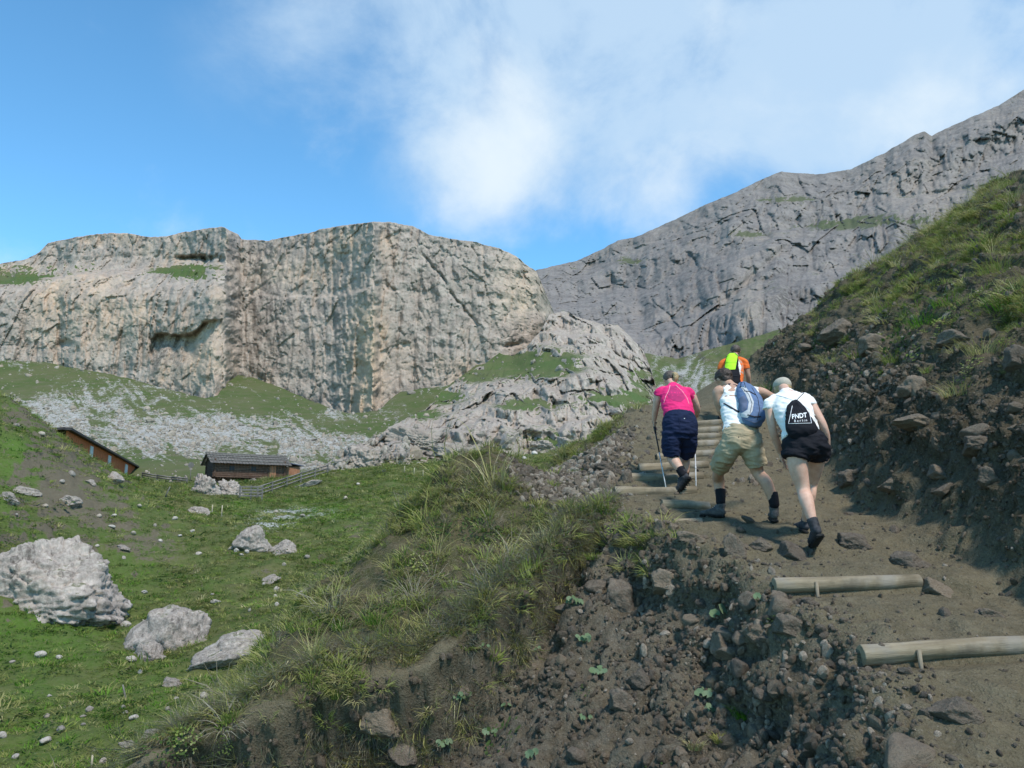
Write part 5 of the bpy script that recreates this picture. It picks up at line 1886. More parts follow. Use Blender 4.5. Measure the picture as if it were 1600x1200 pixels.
M['hair_blond'] = plain('blond_hair', (.40, .28, .14), .6, .4, 60, .3, .6, .006)
M['hair_grey'] = plain('grey_brown_hair', (.10, .075, .06), .6, .4, 60, .3, .6, .006)
M['cap'] = fabric('beige_cap_cloth', (.40, .355, .285))
M['pole_metal'] = plain('grey_pole_metal', (.55, .55, .55), .4, .5)
M['pole_black'] = plain('black_pole_plastic', (.02, .02, .022), .6, .3)
M['lettering'] = plain('white_print', (.80, .80, .80), .8)


def loft(bm, pts, radii, side=(1, 0, 0), seg=18, cap0=True, cap1=True, round0=.55, round1=.55):
    pts = [Vector(p) for p in pts]
    R = [(r, r) if not isinstance(r, (tuple, list)) else r for r in radii]
    n = len(pts)
    tg = [(pts[min(i + 1, n - 1)] - pts[max(i - 1, 0)]).normalized() for i in range(n)]
    P_, Q_, T_ = list(pts), list(R), list(tg)
    if cap0 and round0:
        m = min(R[0])
        P_ = [pts[0] - tg[0] * m * round0, pts[0] - tg[0] * m * round0 * .75] + P_
        Q_ = [(R[0][0] * .35, R[0][1] * .35), (R[0][0] * .75, R[0][1] * .75)] + Q_
        T_ = [tg[0]] * 2 + T_
    if cap1 and round1:
        m = min(R[-1])
        P_ = P_ + [pts[-1] + tg[-1] * m * round1 * .75, pts[-1] + tg[-1] * m * round1]
        Q_ = Q_ + [(R[-1][0] * .75, R[-1][1] * .75), (R[-1][0] * .35, R[-1][1] * .35)]
        T_ = T_ + [tg[-1]] * 2
    sd = Vector(side)
    rings = []
    for p, (a, b), t in zip(P_, Q_, T_):
        s = (sd - t * sd.dot(t))
        if s.length < 1e-3: s = Vector((0, 1, 0)) - t * t.y
        s.normalize(); u = t.cross(s).normalized()
        rings.append([bm.verts.new(p + s * a * math.cos(6.283185 * k / seg) + u * b * math.sin(6.283185 * k / seg)) for k in range(seg)])
    for r0, r1 in zip(rings, rings[1:]):
        for k in range(seg):
            bm.faces.new((r0[k], r0[(k + 1) % seg], r1[(k + 1) % seg], r1[k]))
    bm.faces.new(rings[0][::-1]); bm.faces.new(rings[-1])


def subd(pts, radii, k=3):
    """smooth Catmull-Rom refinement of a limb"""
    pts = [Vector(p) for p in pts]
    R = [Vector(r if isinstance(r, (tuple, list)) else (r, r)) for r in radii]
    n = len(pts); op, orr = [], []
    for i in range(n - 1):
        p0, p1, p2, p3 = pts[max(i - 1, 0)], pts[i], pts[i + 1], pts[min(i + 2, n - 1)]
        r0, r1, r2, r3 = R[max(i - 1, 0)], R[i], R[i + 1], R[min(i + 2, n - 1)]
        for j in range(k):
            t = j / k
            f = lambda a, b, c, d: .5 * ((2 * b) + (-a + c) * t + (2 * a - 5 * b + 4 * c - d) * t * t + (-a + 3 * b - 3 * c + d) * t ** 3)
            op.append(f(p0, p1, p2, p3)); orr.append(tuple(f(r0, r1, r2, r3)))
    op.append(pts[-1]); orr.append(tuple(R[-1]))
    return op, orr


def ellipsoid(bm, c, r, rot=None, seg=20, rings=14):
    res = bmesh.ops.create_uvsphere(bm, u_segments=seg, v_segments=rings, radius=1.0)
    m = Matrix.Translation(Vector(c)) @ (rot.to_matrix().to_4x4() if rot else Matrix.Identity(4)) @ Matrix.Diagonal((*r, 1))
    bmesh.ops.transform(bm, matrix=m, verts=res['verts'])


def voxel(name, bm, origin, vox=.008, smooth=4, wrinkle=0.0, wscale=9.0, extra=None, seed=0):
    bmesh.ops.recalc_face_normals(bm, faces=bm.faces)
    bmesh.ops.triangulate(bm, faces=bm.faces)
    me = bpy.data.meshes.new(name + '_raw')
    bm.to_mesh(me); bm.free()
    o = bpy.data.objects.new(name + '_raw', me)
    COL.objects.link(o)
    md = o.modifiers.new('r', 'REMESH'); md.mode = 'VOXEL'; md.voxel_size = vox
    if smooth:
        ms = o.modifiers.new('s', 'SMOOTH'); ms.factor = .5; ms.iterations = smooth
    dg = bpy.context.evaluated_depsgraph_get(); dg.update()
    out = bpy.data.meshes.new_from_object(o.evaluated_get(dg))
    bpy.data.objects.remove(o); bpy.data.meshes.remove(me)
    n = len(out.vertices)
    co = np.empty(n * 3, np.float32); out.vertices.foreach_get('co', co); co = co.reshape(-1, 3)
    if wrinkle:
        no = np.empty(n * 3, np.float32); out.vertices.foreach_get('normal', no); no = no.reshape(-1, 3)
        q = co * wscale + seed * 3.3
        d = fbm(q[:, 0], q[:, 1], q[:, 2] * .8, 3, .5) + 1.5 * (ridged(q[:, 0] * .7 + 5 + .6 * q[:, 2], q[:, 1] * .7, q[:, 2] * 1.5, 2) - .5)
        co = co + no * (d * wrinkle)[:, None]
    co = co - np.array(origin, np.float32)
    out.vertices.foreach_set('co', np.ascontiguousarray(co, np.float32).ravel())
    out.update()
    if extra is not None:
        b2 = bmesh.new(); b2.from_mesh(out)
        extra(b2)
        b2.to_mesh(out); b2.free()
    out.polygons.foreach_set('use_smooth', np.ones(len(out.polygons), bool))
    out.name = name
    return out


def finger_fn(hands, origin):
    O = Vector(origin)

    def fn(bm):
        for (kn, d, across, curl_dir, curl, handed) in hands:
            d = d.normalized(); across = across.normalized(); cd = curl_dir.normalized()
            for k, (off, ln) in enumerate(((-.028, .066), (-.0095, .076), (.0095, .070), (.027, .055))):
                b = kn + across * off - d * .018
                p1 = b + d * (.018 + ln * .42) + cd * ln * .12 * curl
                p2 = p1 + (d * (1 - .45 * curl) + cd * curl * .75).normalized() * ln * .34
                p3 = p2 + (d * (1 - .8 * curl) + cd * curl).normalized() * ln * .28
                pp, rr_ = subd([b - O, p1 - O, p2 - O, p3 - O], [.0092, .0088, .008, .0065], 2)
                loft(bm, pp, rr_, (1, 0, 0), 8)
            b = kn - d * .065 + across * (-.030 * handed)
            p1 = b + (d * .6 - across * handed * .7).normalized() * .035
            p2 = p1 + (d * .9 - across * handed * .15 + cd * .4).normalized() * .032
            pp, rr_ = subd([b - O, p1 - O, p2 - O], [.012, .0105, .008], 2)
            loft(bm, pp, rr_, (1, 0, 0), 8)
    return fn


def boot(person, O, heel, toe, ank, mat, length=.285, sock=None, sock_mat=None, wid=1.0):
    """heel/toe: sole points; ank: ankle joint"""
    f = (toe - heel).normalized()
    toe = heel + f * length
    u = (ank - heel) - f * (ank - heel).dot(f)
    u.normalize()
    s = f.cross(u).normalized()
    bm = bmesh.new()
    prof = [(.02, .030, .050), (.10, .036, .082), (.28, .038, .092), (.46, .040, .078), (.62, .045, .060), (.80, .044, .050), (.93, .034, .042), (.99, .022, .032)]
    pts = [heel + f * length * t + u * (.02 + h / 2) for t, w, h in prof]
    loft(bm, pts, [(w * wid, h / 2 + .006) for t, w, h in prof], s, 18)
    shaft0 = heel + f * length * .20 + u * .06
    top = ank + (ank - shaft0).normalized() * .035
    loft(bm, [shaft0, ank, top], [.044, .046, .048], s, 18, round1=0)
    ellipsoid(bm, heel + f * length * .36 + u * .115, (.022, .022, .022))
    me = voxel('boot', bm, O, .009, 2, .002, 30)
    b = link('boot', me, mat, person)
    bm = bmesh.new()
    prof2 = [(-.02, .034), (.12, .040), (.3, .036), (.48, .037), (.66, .049), (.82, .048), (.95, .036), (1.02, .020)]
    loft(bm, [heel + f * length * t + u * (.012 + .004 * (t > .3) - .003) for t, w in prof2], [(w * wid, .014) for t, w in prof2], s, 16)
    for k in range(9):
        t = .03 + .115 * k
        c = heel + f * length * t - u * .003
        loft(bm, [c - s * .036 * (1 - .4 * (k == 8)), c + s * .036 * (1 - .4 * (k == 8))], [(.009, .006)] * 2, f, 6, round0=0, round1=0)
    bmesh.ops.recalc_face_normals(bm, faces=bm.faces)
    bmesh.ops.translate(bm, verts=bm.verts, vec=-O)
    sm = bpy.data.meshes.new('sole'); bm.to_mesh(sm); bm.free()
    link('sole', sm, M['sole'], b)
    bm = bmesh.new()
    for k in range(4):
        c = heel + f * length * (.34 + .07 * k) + u * (.128 - .014 * k)
        loft(bm, [c - s * .022, c + u * .006, c + s * .022], [.0035] * 3, f, 6)
    bmesh.ops.translate(bm, verts=bm.verts, vec=-O)
    lm = bpy.data.meshes.new('lace'); bm.to_mesh(lm); bm.free()
    link('lace', lm, M['pack_grey'], b)
    return b


def simple_voxel(name, lofts, O, mat, parent, vox=.009, smooth=3, wrinkle=.004, wscale=9.0, seed=0, ells=()):
    bm = bmesh.new()
    for args in lofts:
        pts, rr_ = args[0], args[1]
        kw = args[2] if len(args) > 2 else {}
        sd = kw.pop('side', (1, 0, 0)) if kw else (1, 0, 0)
        p2, r2 = subd(pts, rr_, 4)
        loft(bm, p2, r2, sd, 26, **kw)
    for c, r in ells:
        ellipsoid(bm, c, r)
    return link(name, voxel(name, bm, O, vox, smooth, wrinkle, wscale, None, seed), mat, parent)


def bvh_obj(o):
    me = o.data
    mw = Vector((0, 0, 0))
    q = o
    while q is not None:
        mw = mw + q.location; q = q.parent
    return BVHTree.FromPolygons([tuple(v.co + mw) for v in me.vertices], [tuple(p.vertices) for p in me.polygons])


def ray_pt(bv, px, py, off, fallY):
    dr = at(px, py, 10).normalized()
    loc, nor, i, d = bv.ray_cast(Vector((0, 0, 0)), dr)
    if loc is None:
        return at(px, py, fallY)
    return loc - dr * off


def patch_on(name, poly, bv, off, fallY, O, mat, parent, cuts=3):
    """a panel sewn onto a thing: outline given in the picture, laid on the thing's surface"""
    bm = bmesh.new()
    vs = [bm.verts.new((x, y, 0)) for x, y in poly]
    bm.faces.new(vs)
    bmesh.ops.triangulate(bm, faces=bm.faces)
    for k in range(cuts):
        bmesh.ops.subdivide_edges(bm, edges=bm.edges[:], cuts=1, use_grid_fill=True)
    for v in bm.verts:
        v.co = ray_pt(bv, v.co.x, v.co.y, off, fallY) - O
    bmesh.ops.recalc_face_normals(bm, faces=bm.faces)
    me = bpy.data.meshes.new(name); bm.to_mesh(me); bm.free()
    me.polygons.foreach_set('use_smooth', np.ones(len(me.polygons), bool))
    return link(name, me, mat, parent)


def line_on(name, poly, bv, off, fallY, O, r, mat, parent, k=6):
    pts = []
    for (a, b) in zip(poly, poly[1:]):
        for j in range(k):
            t = j / k
            pts.append((a[0] + (b[0] - a[0]) * t, a[1] + (b[1] - a[1]) * t))
    pts.append(poly[-1])
    P3 = [ray_pt(bv, x, y, off, fallY) - O for x, y in pts]
    return link(name, tube_mesh(name, P3, r, 6), mat, parent)


def head_into(bm, c, look, s=1.0):
    """skull, jaw, nose and ears; look = facing direction"""
    look = look.normalized()
    q = look.to_track_quat('Y', 'Z')
    ellipsoid(bm, c, (.074 * s, .092 * s, .088 * s), q)
    up = q @ Vector((0, 0, 1)); sd = q @ Vector((1, 0, 0))
    ellipsoid(bm, c - up * .055 * s + look * .022 * s, (.056 * s, .066 * s, .068 * s), q)
    ellipsoid(bm, c - up * .02 * s + look * .096 * s, (.013 * s, .020 * s, .020 * s), q)
    for k in (-1, 1):
        ellipsoid(bm, c + sd * .074 * s * k - up * .012 * s - look * .006 * s, (.010 * s, .017 * s, .028 * s), q)
        ellipsoid(bm, c + sd * .03 * s * k + look * .076 * s + up * .004 * s, (.014 * s, .012 * s, .009 * s), q)
    return q


def body(name, O, spec, mat, label):
    bm = bmesh.new()
    p2, r2 = subd(spec['torso'][0], spec['torso'][1], 4)
    loft(bm, p2, r2, (1, 0, 0), 26)
    for pts, rr_ in spec['limbs']:
        p2, r2 = subd(pts, rr_, 5)
        loft(bm, p2, r2, (1, 0, 0), 18)
    head_into(bm, spec['head'][0], spec['head'][1], spec['head'][2])
    hands = []
    for (w, knk, across, cd, curl, handed) in spec['hands']:
        d = (knk - w)
        ac = (across - d.normalized() * across.dot(d.normalized())).normalized()
        loft(bm, *subd([w, w + d * .35, knk], [(.027, .022), (.036, .018), (.041, .014)], 3), ac, 14)
        hands.append((knk, d, ac, cd, curl, handed))
    me = voxel(name, bm, O, .0085, 4, 0, 1, finger_fn(hands, O))
    o = link(name, me, mat, None, label, 'person', 'hikers climbing the log steps')
    o.location = O
    return o


def PX(Y0):
    return lambda px, py, dy=0.0: at(px, py, Y0 + dy)


V3 = Vector
# ------------------------------------------------------------ woman with black drawstring bag (nearest)
gr = hit(1271, 857, 'near')[0]
Y0 = gr.y; O = gr.copy(); P_ = PX(Y0)
fr = hit(1258, 834, 'near')[0]; df = min(.55, fr.y - Y0)
spec = dict(
    torso=([P_(1259, 702, .04), P_(1255, 686, .06), P_(1248, 668, .13), P_(1240, 645, .25), P_(1233, 624, .36), P_(1228, 613, .42), P_(1224, 606, .48)],
           [(.150, .105), (.155, .11), (.125, .095), (.150, .10), (.135, .085), (.055, .052), (.05, .05)]),
    limbs=[([P_(1246, 702, .05), P_(1246, 726, .04), P_(1255, 764, .05), P_(1260, 782, -.02), P_(1270, 816, -.10)], [.088, .088, .060, .062, .037]),
           ([P_(1272, 702, .10), P_(1273, 724, .22), P_(1267, 757, .36), P_(1264, 778, .33), P_(1259, 814, df + .05)], [.088, .084, .060, .058, .036]),
           ([P_(1212, 626, .36), P_(1203, 632, .34), P_(1204, 652, .32), P_(1208, 674, .33), P_(1214, 692, .40), P_(1219, 708, .46)], [.05, .048, .043, .036, .035, .026]),
           ([P_(1256, 623, .36), P_(1266, 630, .34), P_(1276, 646, .30), P_(1286, 664, .26), P_(1291, 682, .30), P_(1293, 700, .36)], [.05, .048, .043, .036, .035, .026])],
    head=(P_(1222, 606, .55), V3((-.10, 1, -.25)), 1.0),
    hands=[(P_(1219, 708, .46), P_(1224, 722, .48), V3((.5, .8, 0)), V3((.8, .3, -.1)), .5, -1), (P_(1293, 700, .36), P_(1291, 714, .40), V3((.5, -.8, 0)), V3((-.8, .3, 0)), .55, 1)])
w3 = body('person', O, spec, M['skin_fair'], 'woman in white sleeveless top and black shorts carrying a black drawstring bag')
simple_voxel('shirt', [([P_(1254, 686, .07), P_(1249, 668, .13), P_(1240, 645, .25), P_(1233, 627, .35), P_(1228, 615, .42)], [(.185, .135), (.165, .125), (.178, .125), (.165, .105), (.075, .068)], dict(round0=0)),
                       ([P_(1214, 625, .36), P_(1202, 630, .34), P_(1200, 640, .33)], [.058, .053, .050], dict(round1=0)), ([P_(1254, 622, .36), P_(1264, 628, .34), P_(1268, 635, .32)], [.058, .053, .050], dict(round1=0))],
             O, M['white_cloth'], w3, .009, 3, .009, 10, 1)
simple_voxel('shorts', [([P_(1253, 674, .10), P_(1257, 690, .06), P_(1260, 704, .05)], [(.150, .118), (.200, .150), (.205, .155)], dict(round0=0)),
                        ([P_(1246, 692, .05), P_(1244, 706, .045), P_(1242, 717, .04)], [(.10, .12), (.118, .125), (.122, .128)], dict(round1=0)),
                        ([P_(1272, 690, .07), P_(1277, 702, .10), P_(1280, 711, .14)], [(.10, .12), (.112, .12), (.112, .122)], dict(round1=0))], O, M['black_cloth'], w3, .009, 3, .010, 11, 2)
hq = V3((-.10, 1, -.25)).normalized().to_track_quat('Y', 'Z'); hc = P_(1222, 606, .55)
bm = bmesh.new(); ellipsoid(bm, hc + V3((0, -.012, -.012)), (.080, .097, .082), hq); ellipsoid(bm, hc + V3((.0, -.075, -.045)), (.045, .032, .045))
link('hair', voxel('hair', bm, O, .008, 3, .004, 40), M['hair_blond'], w3)
bm = bmesh.new()
ellipsoid(bm, hc + V3((0, -.004, .022)), (.086, .103, .078), hq)
bmesh.ops.bisect_plane(bm, geom=bm.verts[:] + bm.edges[:] + bm.faces[:], plane_co=hc + V3((0, 0, .004)), plane_no=hq @ V3((0, -.25, 1)), clear_inner=True)
bmesh.ops.holes_fill(bm, edges=bm.edges[:])
loft(bm, [hc + V3((-.0, .07, .008)), hc + V3((0, .13, -.008)), hc + V3((0, .165, -.022))], [(.07, .006), (.066, .006), (.04, .005)])
cp_ = link('cap', voxel('cap', bm, O, .006, 2, .0015, 30), M['cap'], w3)
boot(w3, O, P_(1282, 838, -.21), gr + V3((.0, .0, .014)), P_(1270.5, 816, -.11), M['boot_dark'], .255)
boot(w3, O, P_(1258, 834, df) + V3((.0, 0, .012)), P_(1258, 834, df) + V3((-.01, .27, .03)), P_(1259, 816, df + .05), M['boot_dark'], .26)
# drawstring bag
bm = bmesh.new()
bp = [P_(1243, 628, .21), P_(1244, 638, .125), P_(1248, 655, .05), P_(1253, 671, -.02), P_(1256, 681, -.03)]
p2, r2 = subd(bp, [(.030, .026), (.085, .050), (.120, .075), (.142, .085), (.115, .06)], 5)
loft(bm, p2, r2, (1, 0, -.08), 28)
bg_me = voxel('drawstring_bag', bm, O, .007, 3, .004, 13, None, 4)
bag = link('drawstring_bag', bg_me, M['black_cloth'], None, 'black drawstring bag with white print on the nearest woman\'s back', 'bag')
bag.location = O
bv = bvh_obj(bag)
line_on('print_frame', [(1238, 634), (1232, 662), (1268, 661), (1264, 641), (1258, 634)], bv, .002, Y0 + .05, O, .0024, M['lettering'], bag)


def lettering(txt, cx, cy, wpx, tilt, bv, off, fallY, O, mat, parent, name='lettering', stretch=1.0):
    cu = bpy.data.curves.new(name, 'FONT'); cu.body = txt; cu.align_x = 'CENTER'; cu.align_y = 'CENTER'; cu.offset = .02 if stretch > 1 else 0
    to = bpy.data.objects.new(name, cu); COL.objects.link(to)
    dg = bpy.context.evaluated_depsgraph_get(); dg.update()
    me = bpy.data.meshes.new_from_object(to.evaluated_get(dg))
    bpy.data.objects.remove(to)
    bm = bmesh.new(); bm.from_mesh(me)
    xs = [v.co.x for v in bm.verts]; k = wpx / (max(xs) - min(xs))
    bmesh.ops.triangulate(bm, faces=bm.faces)
    bmesh.ops.subdivide_edges(bm, edges=bm.edges[:], cuts=1)
    for v in bm.verts:
        x, y = v.co.x * k, v.co.y * k * stretch
        v.co = ray_pt(bv, cx + x * math.cos(tilt) + y * math.sin(tilt), cy + x * math.sin(tilt) - y * math.cos(tilt), off, fallY) - O
    me2 = bpy.data.meshes.new(name); bm.to_mesh(me2); bm.free()
    return link(name, me2, mat, parent)


lettering('PNDT', 1249, 650, 23.5, rad(-7), bv, .003, Y0 + .05, O, M['lettering'], bag, stretch=1.15)
lettering('B e r l i n', 1251, 657.2, 20, rad(-4), bv, .003, Y0 + .02, O, M['lettering'], bag)
sbv = bvh_obj([c for c in w3.children if c.name.startswith('shirt')][0])
line_on('cord', [(1243, 627), (1228, 621), (1213, 617)], sbv, .004, Y0 + .3, O, .0035, M['white_cloth'], bag)
line_on('cord', [(1243, 627), (1250, 620), (1256, 614)], sbv, .004, Y0 + .3, O, .0035, M['black_cloth'], bag)
for k in range(6):
    a = 1238.5 + k * 2.6
    line_on('gather_fold', [(1242 + (k - 2.5) * .8, 627), (a - 1.5 + (k - 2.5) * 1.6, 642)], bv, .0015, Y0 + .1, O, .003, M['black_cloth'], bag)

# ------------------------------------------------------------ man with blue rucksack
gr = hit(1211, 817, 'near')[0]; gl = hit(1128, 810, 'near')[0]
Y0 = gr.y; O = gr.copy(); P_ = PX(Y0)
dl = gl.y - Y0
spec = dict(
    torso=([P_(1160, 694, .05), P_(1158, 680, .08), P_(1156, 664, .15), P_(1153, 638, .30), P_(1151, 617, .42), P_(1143, 605, .50), P_(1136, 598, .56)],
           [(.150, .11), (.158, .115), (.145, .105), (.170, .115), (.150, .095), (.062, .058), (.056, .056)]),
    limbs=[([P_(1144, 696, .08), P_(1136, 714, .16), P_(1123, 738, .22 + dl * .5), P_(1123, 752, .13 + dl), P_(1126, 786, .06 + dl)], [.09, .085, .060, .060, .040]),
           ([P_(1173, 696, .03), P_(1178, 714, .06), P_(1184, 738, .10), P_(1198, 756, .02), P_(1210, 788, -.0)], [.09, .087, .062, .062, .040]),
           ([P_(1134, 610, .44), P_(1122, 611, .44), P_(1121, 626, .46), P_(1127, 644, .50), P_(1131, 652, .58), P_(1135, 662, .62)], [.055, .053, .045, .040, .038, .03]),
           ([P_(1176, 612, .42), P_(1190, 613, .42), P_(1203, 619, .44), P_(1217, 626, .48), P_(1222, 640, .58), P_(1221, 655, .68)], [.055, .053, .045, .040, .038, .03])],
    head=(P_(1130, 592, .62), V3((-.45, 1, -.35)), 1.05),
    hands=[(P_(1135, 662, .62), P_(1138, 672, .64), V3((.2, 1, 0)), V3((0, .5, -.8)), .5, -1), (P_(1221, 655, .68), P_(1220, 667, .70), V3((.2, -1, 0)), V3((-.5, .3, 0)), .5, 1)])
m2 = body('person', O, spec, M['skin_tan'], 'man in white sleeveless shirt and beige shorts bending forward with a blue rucksack')
simple_voxel('shirt', [([P_(1157, 676, .10), P_(1156, 664, .15), P_(1153, 640, .29), P_(1151, 620, .41), P_(1146, 609, .47)], [(.178, .130), (.165, .120), (.180, .128), (.165, .108), (.080, .070)], dict(round0=0)),
                       ([P_(1138, 611, .44), P_(1129, 612, .44)], [.066, .060], dict(round1=0)), ([P_(1172, 612, .42), P_(1184, 614, .42)], [.066, .060], dict(round1=0))],
             O, M['white_cloth'], m2, .009, 3, .009, 9, 5)
simple_voxel('shorts', [([P_(1157, 670, .12), P_(1159, 684, .08), P_(1160, 697, .06)], [(.175, .128), (.195, .145), (.195, .145)], dict(round0=0)),
                        ([P_(1145, 690, .08), P_(1134, 710, .15), P_(1124.5, 728, .20 + dl * .4)], [(.108, .12), (.105, .115), (.098, .108)], dict(round1=0)),
                        ([P_(1173, 690, .04), P_(1178, 710, .06), P_(1183, 728, .08)], [(.108, .12), (.108, .118), (.104, .112)], dict(round1=0))], O, M['khaki'], m2, .009, 3, .011, 9, 6)
bm = bmesh.new()
loft(bm, *subd([P_(1130, 673, .12), P_(1157, 676, -.03), P_(1185, 671, .10)], [(.006, .016)] * 3, 6), (0, 1, 0), 8)
hq = V3((-.45, 1, -.35)).normalized().to_track_quat('Y', 'Z'); hc = P_(1130, 592, .62)
bm2 = bmesh.new(); ellipsoid(bm2, hc + hq @ V3((0, -.016, .022)), (.089, .105, .090), hq); ellipsoid(bm2, hc + hq @ V3((0, -.065, -.035)), (.066, .045, .055), hq)
bm.free()
link('hair', voxel('hair', bm2, O, .008, 2, .007, 38), M['hair_brown'], m2)
for (pts, nm) in (([P_(1125.5, 765, .09 + dl), P_(1126, 776, .07 + dl), P_(1126, 786, .06 + dl)], 'sock'), ([P_(1206, 770, .01), P_(1208.5, 780, 0), P_(1210, 790, 0)], 'sock')):
    simple_voxel(nm, [(pts, [.056, .051, .048], dict(round0=0))], O, M['black_cloth'], m2, .007, 1, .0015, 30)
boot(m2, O, gl + V3((.02, .0, .012)), gl + V3((-.19, .12, .015)), V3((P_(1126, 786, .06 + dl).x, P_(1126, 786, .06 + dl).y, gl.z + .125)), M['boot_grey'], .245)
boot(m2, O, gr + V3((-.01, -.03, .012)), gr + V3((.05, .25, .04)), V3((P_(1210, 788, 0).x, Y0 + .02, gr.z + .125)), M['boot_grey'], .28)
# rucksack
bm = bmesh.new()
rp_ = [P_(1178, 663, -.02), P_(1177, 652, .00), P_(1174, 632, .10), P_(1166, 612, .24), P_(1160, 602, .34)]
p2, r2 = subd(rp_, [(.085, .06), (.118, .085), (.125, .092), (.102, .075), (.055, .045)], 5)
loft(bm, p2, r2, (1, .1, .35), 28)
rk = link('rucksack', voxel('rucksack', bm, O, .008, 3, .004, 11, None, 7), M['pack_blue'], None, 'blue and light grey rucksack on the back of the bending man', 'rucksack')
rk.location = O
bv = bvh_obj(rk)
patch_on('side_panel', [(1157, 604), (1164, 603), (1172, 614), (1178, 628), (1176, 642), (1168, 653), (1157, 652), (1153, 645), (1160, 645), (1168, 640), (1170, 628), (1165, 616)], bv, .004, Y0 + .1, O, M['pack_grey'], rk)
patch_on('side_pocket', [(1155, 622), (1163, 617), (1168, 628), (1166, 639), (1160, 643), (1153, 642)], bv, .006, Y0 + .1, O, M['pack_slate'], rk)
line_on('zip', [(1175, 606), (1184, 622), (1187, 640), (1183, 656)], bv, .002, Y0 + .1, O, .003, M['strap'], rk)
sbv = bvh_obj([c for c in m2.children if c.name.startswith('shirt')][0])


def strap_on(name, poly, bv, off, fallY, O, mat, parent, wd=.016):
    pts = []
    for (a, b) in zip(poly, poly[1:]):
        for j in range(6):
            t = j / 6; pts.append((a[0] + (b[0] - a[0]) * t, a[1] + (b[1] - a[1]) * t))
    pts.append(poly[-1])
    P3 = [ray_pt(bv, x, y, off, fallY) - O for x, y in pts]
    return link(name, tube_mesh(name, P3, [(wd, .004)] * len(P3), 6, True, V3((0, -1, .3))), mat, parent)


line_on('zip', [(1160, 606), (1170, 616), (1175, 630), (1172, 645)], bv, .006, Y0 + .1, O, .0022, M['strap'], rk)
line_on('seam', [(1153, 648), (1166, 656), (1180, 661), (1190, 656)], bv, .003, Y0 + .1, O, .003, M['pack_slate'], rk)
strap_on('compression_strap', [(1163, 611), (1172, 612), (1181, 617)], bv, .005, Y0 + .2, O, M['strap'], rk, .007)
strap_on('compression_strap', [(1168, 648), (1178, 651), (1189, 651)], bv, .005, Y0 + .05, O, M['strap'], rk, .007)
link('haul_loop', tube_mesh('haul_loop', [ray_pt(bv, 1157, 605, .0, Y0 + .3) - O, ray_pt(bv, 1158, 604, .0, Y0 + .3) - O + V3((.0, -.01, .045)), ray_pt(bv, 1163, 604, .0, Y0 + .3) - O + V3((.0, -.01, .04)), ray_pt(bv, 1165, 606, .0, Y0 + .3) - O], [(.008, .003)] * 4, 6), M['strap'], rk)
kb = bvh_obj([c for c in m2.children if c.name.startswith('shorts')][0]); ks = [c for c in m2.children if c.name.startswith('shorts')][0]
line_on('pocket_seam', [(1140, 680), (1153, 681.5)], kb, .0, Y0, O, .003, M['khaki'], ks)
line_on('pocket_seam', [(1163, 680.5), (1178, 678.5)], kb, .0, Y0, O, .003, M['khaki'], ks)
line_on('centre_seam', [(1158, 676), (1158.5, 690), (1157, 706)], kb, .0, Y0, O, .0025, M['khaki'], ks)
line_on('waistband', [(1132, 677), (1145, 680), (1158, 681), (1172, 679), (1184, 675)], kb, .0, Y0, O, .004, M['khaki'], ks)
line_on('hem', [(1116, 725), (1124, 727), (1132, 726)], kb, .0, Y0 + .1, O, .0035, M['khaki'], ks)
line_on('hem', [(1170, 726), (1183, 727), (1195, 724)], kb, .0, Y0, O, .0035, M['khaki'], ks)
line_on('pocket_button', [(1153.6, 683), (1155, 683)], kb, .003, Y0, O, .006, M['strap'], ks, 1)
strap_on('shoulder_strap', [(1158, 606), (1147, 602), (1138, 601)], sbv, .004, Y0 + .45, O, M['strap'], rk, .018)
strap_on('waist_strap', [(1155, 644), (1143, 637), (1131, 630)], sbv, .004, Y0 + .25, O, M['strap'], rk, .010)

# ------------------------------------------------------------ woman in pink with poles
gr = hit(1064, 772, 'near')[0]
Y0 = gr.y; O = gr.copy(); P_ = PX(Y0)
spec = dict(
    torso=([P_(1062, 680, .05), P_(1062, 664, .07), P_(1060, 648, .12), P_(1056, 628, .24), P_(1054, 611, .34), P_(1051, 602, .40), P_(1048, 596, .45)],
           [(.175, .13), (.18, .135), (.165, .12), (.17, .12), (.145, .095), (.058, .055), (.053, .053)]),
    limbs=[([P_(1050, 678, .06), P_(1049, 694, .08), P_(1049, 712, .14), P_(1055, 722, .05), P_(1067, 740, -.02)], [.098, .095, .066, .066, .040]),
           ([P_(1073, 678, .08), P_(1072, 694, .22), P_(1069, 710, .36), P_(1070, 722, .36), P_(1072, 738, .36)], [.098, .092, .066, .064, .040]),
           ([P_(1040, 609, .34), P_(1030, 613, .34), P_(1027, 624, .36), P_(1025, 636, .40), P_(1023, 648, .46), P_(1022, 657, .50)], [.055, .054, .048, .042, .038, .028]),
           ([P_(1070, 610, .34), P_(1079, 615, .34), P_(1085, 626, .36), P_(1089, 638, .42), P_(1088, 647, .54), P_(1086, 652, .62)], [.055, .054, .048, .042, .038, .028])],
    head=(P_(1046, 592, .52), V3((-.15, 1, -.2)), 1.0),
    hands=[(P_(1022, 657, .50), P_(1022, 665, .53), V3((.2, 1, 0)), V3((.9, .2, 0)), .9, -1), (P_(1086, 652, .62), P_(1085, 659, .66), V3((.2, -1, 0)), V3((-.9, .2, 0)), .9, 1)])
w1 = body('person', O, spec, M['skin_fair'], 'woman in pink shirt and navy shorts walking with two trekking poles')
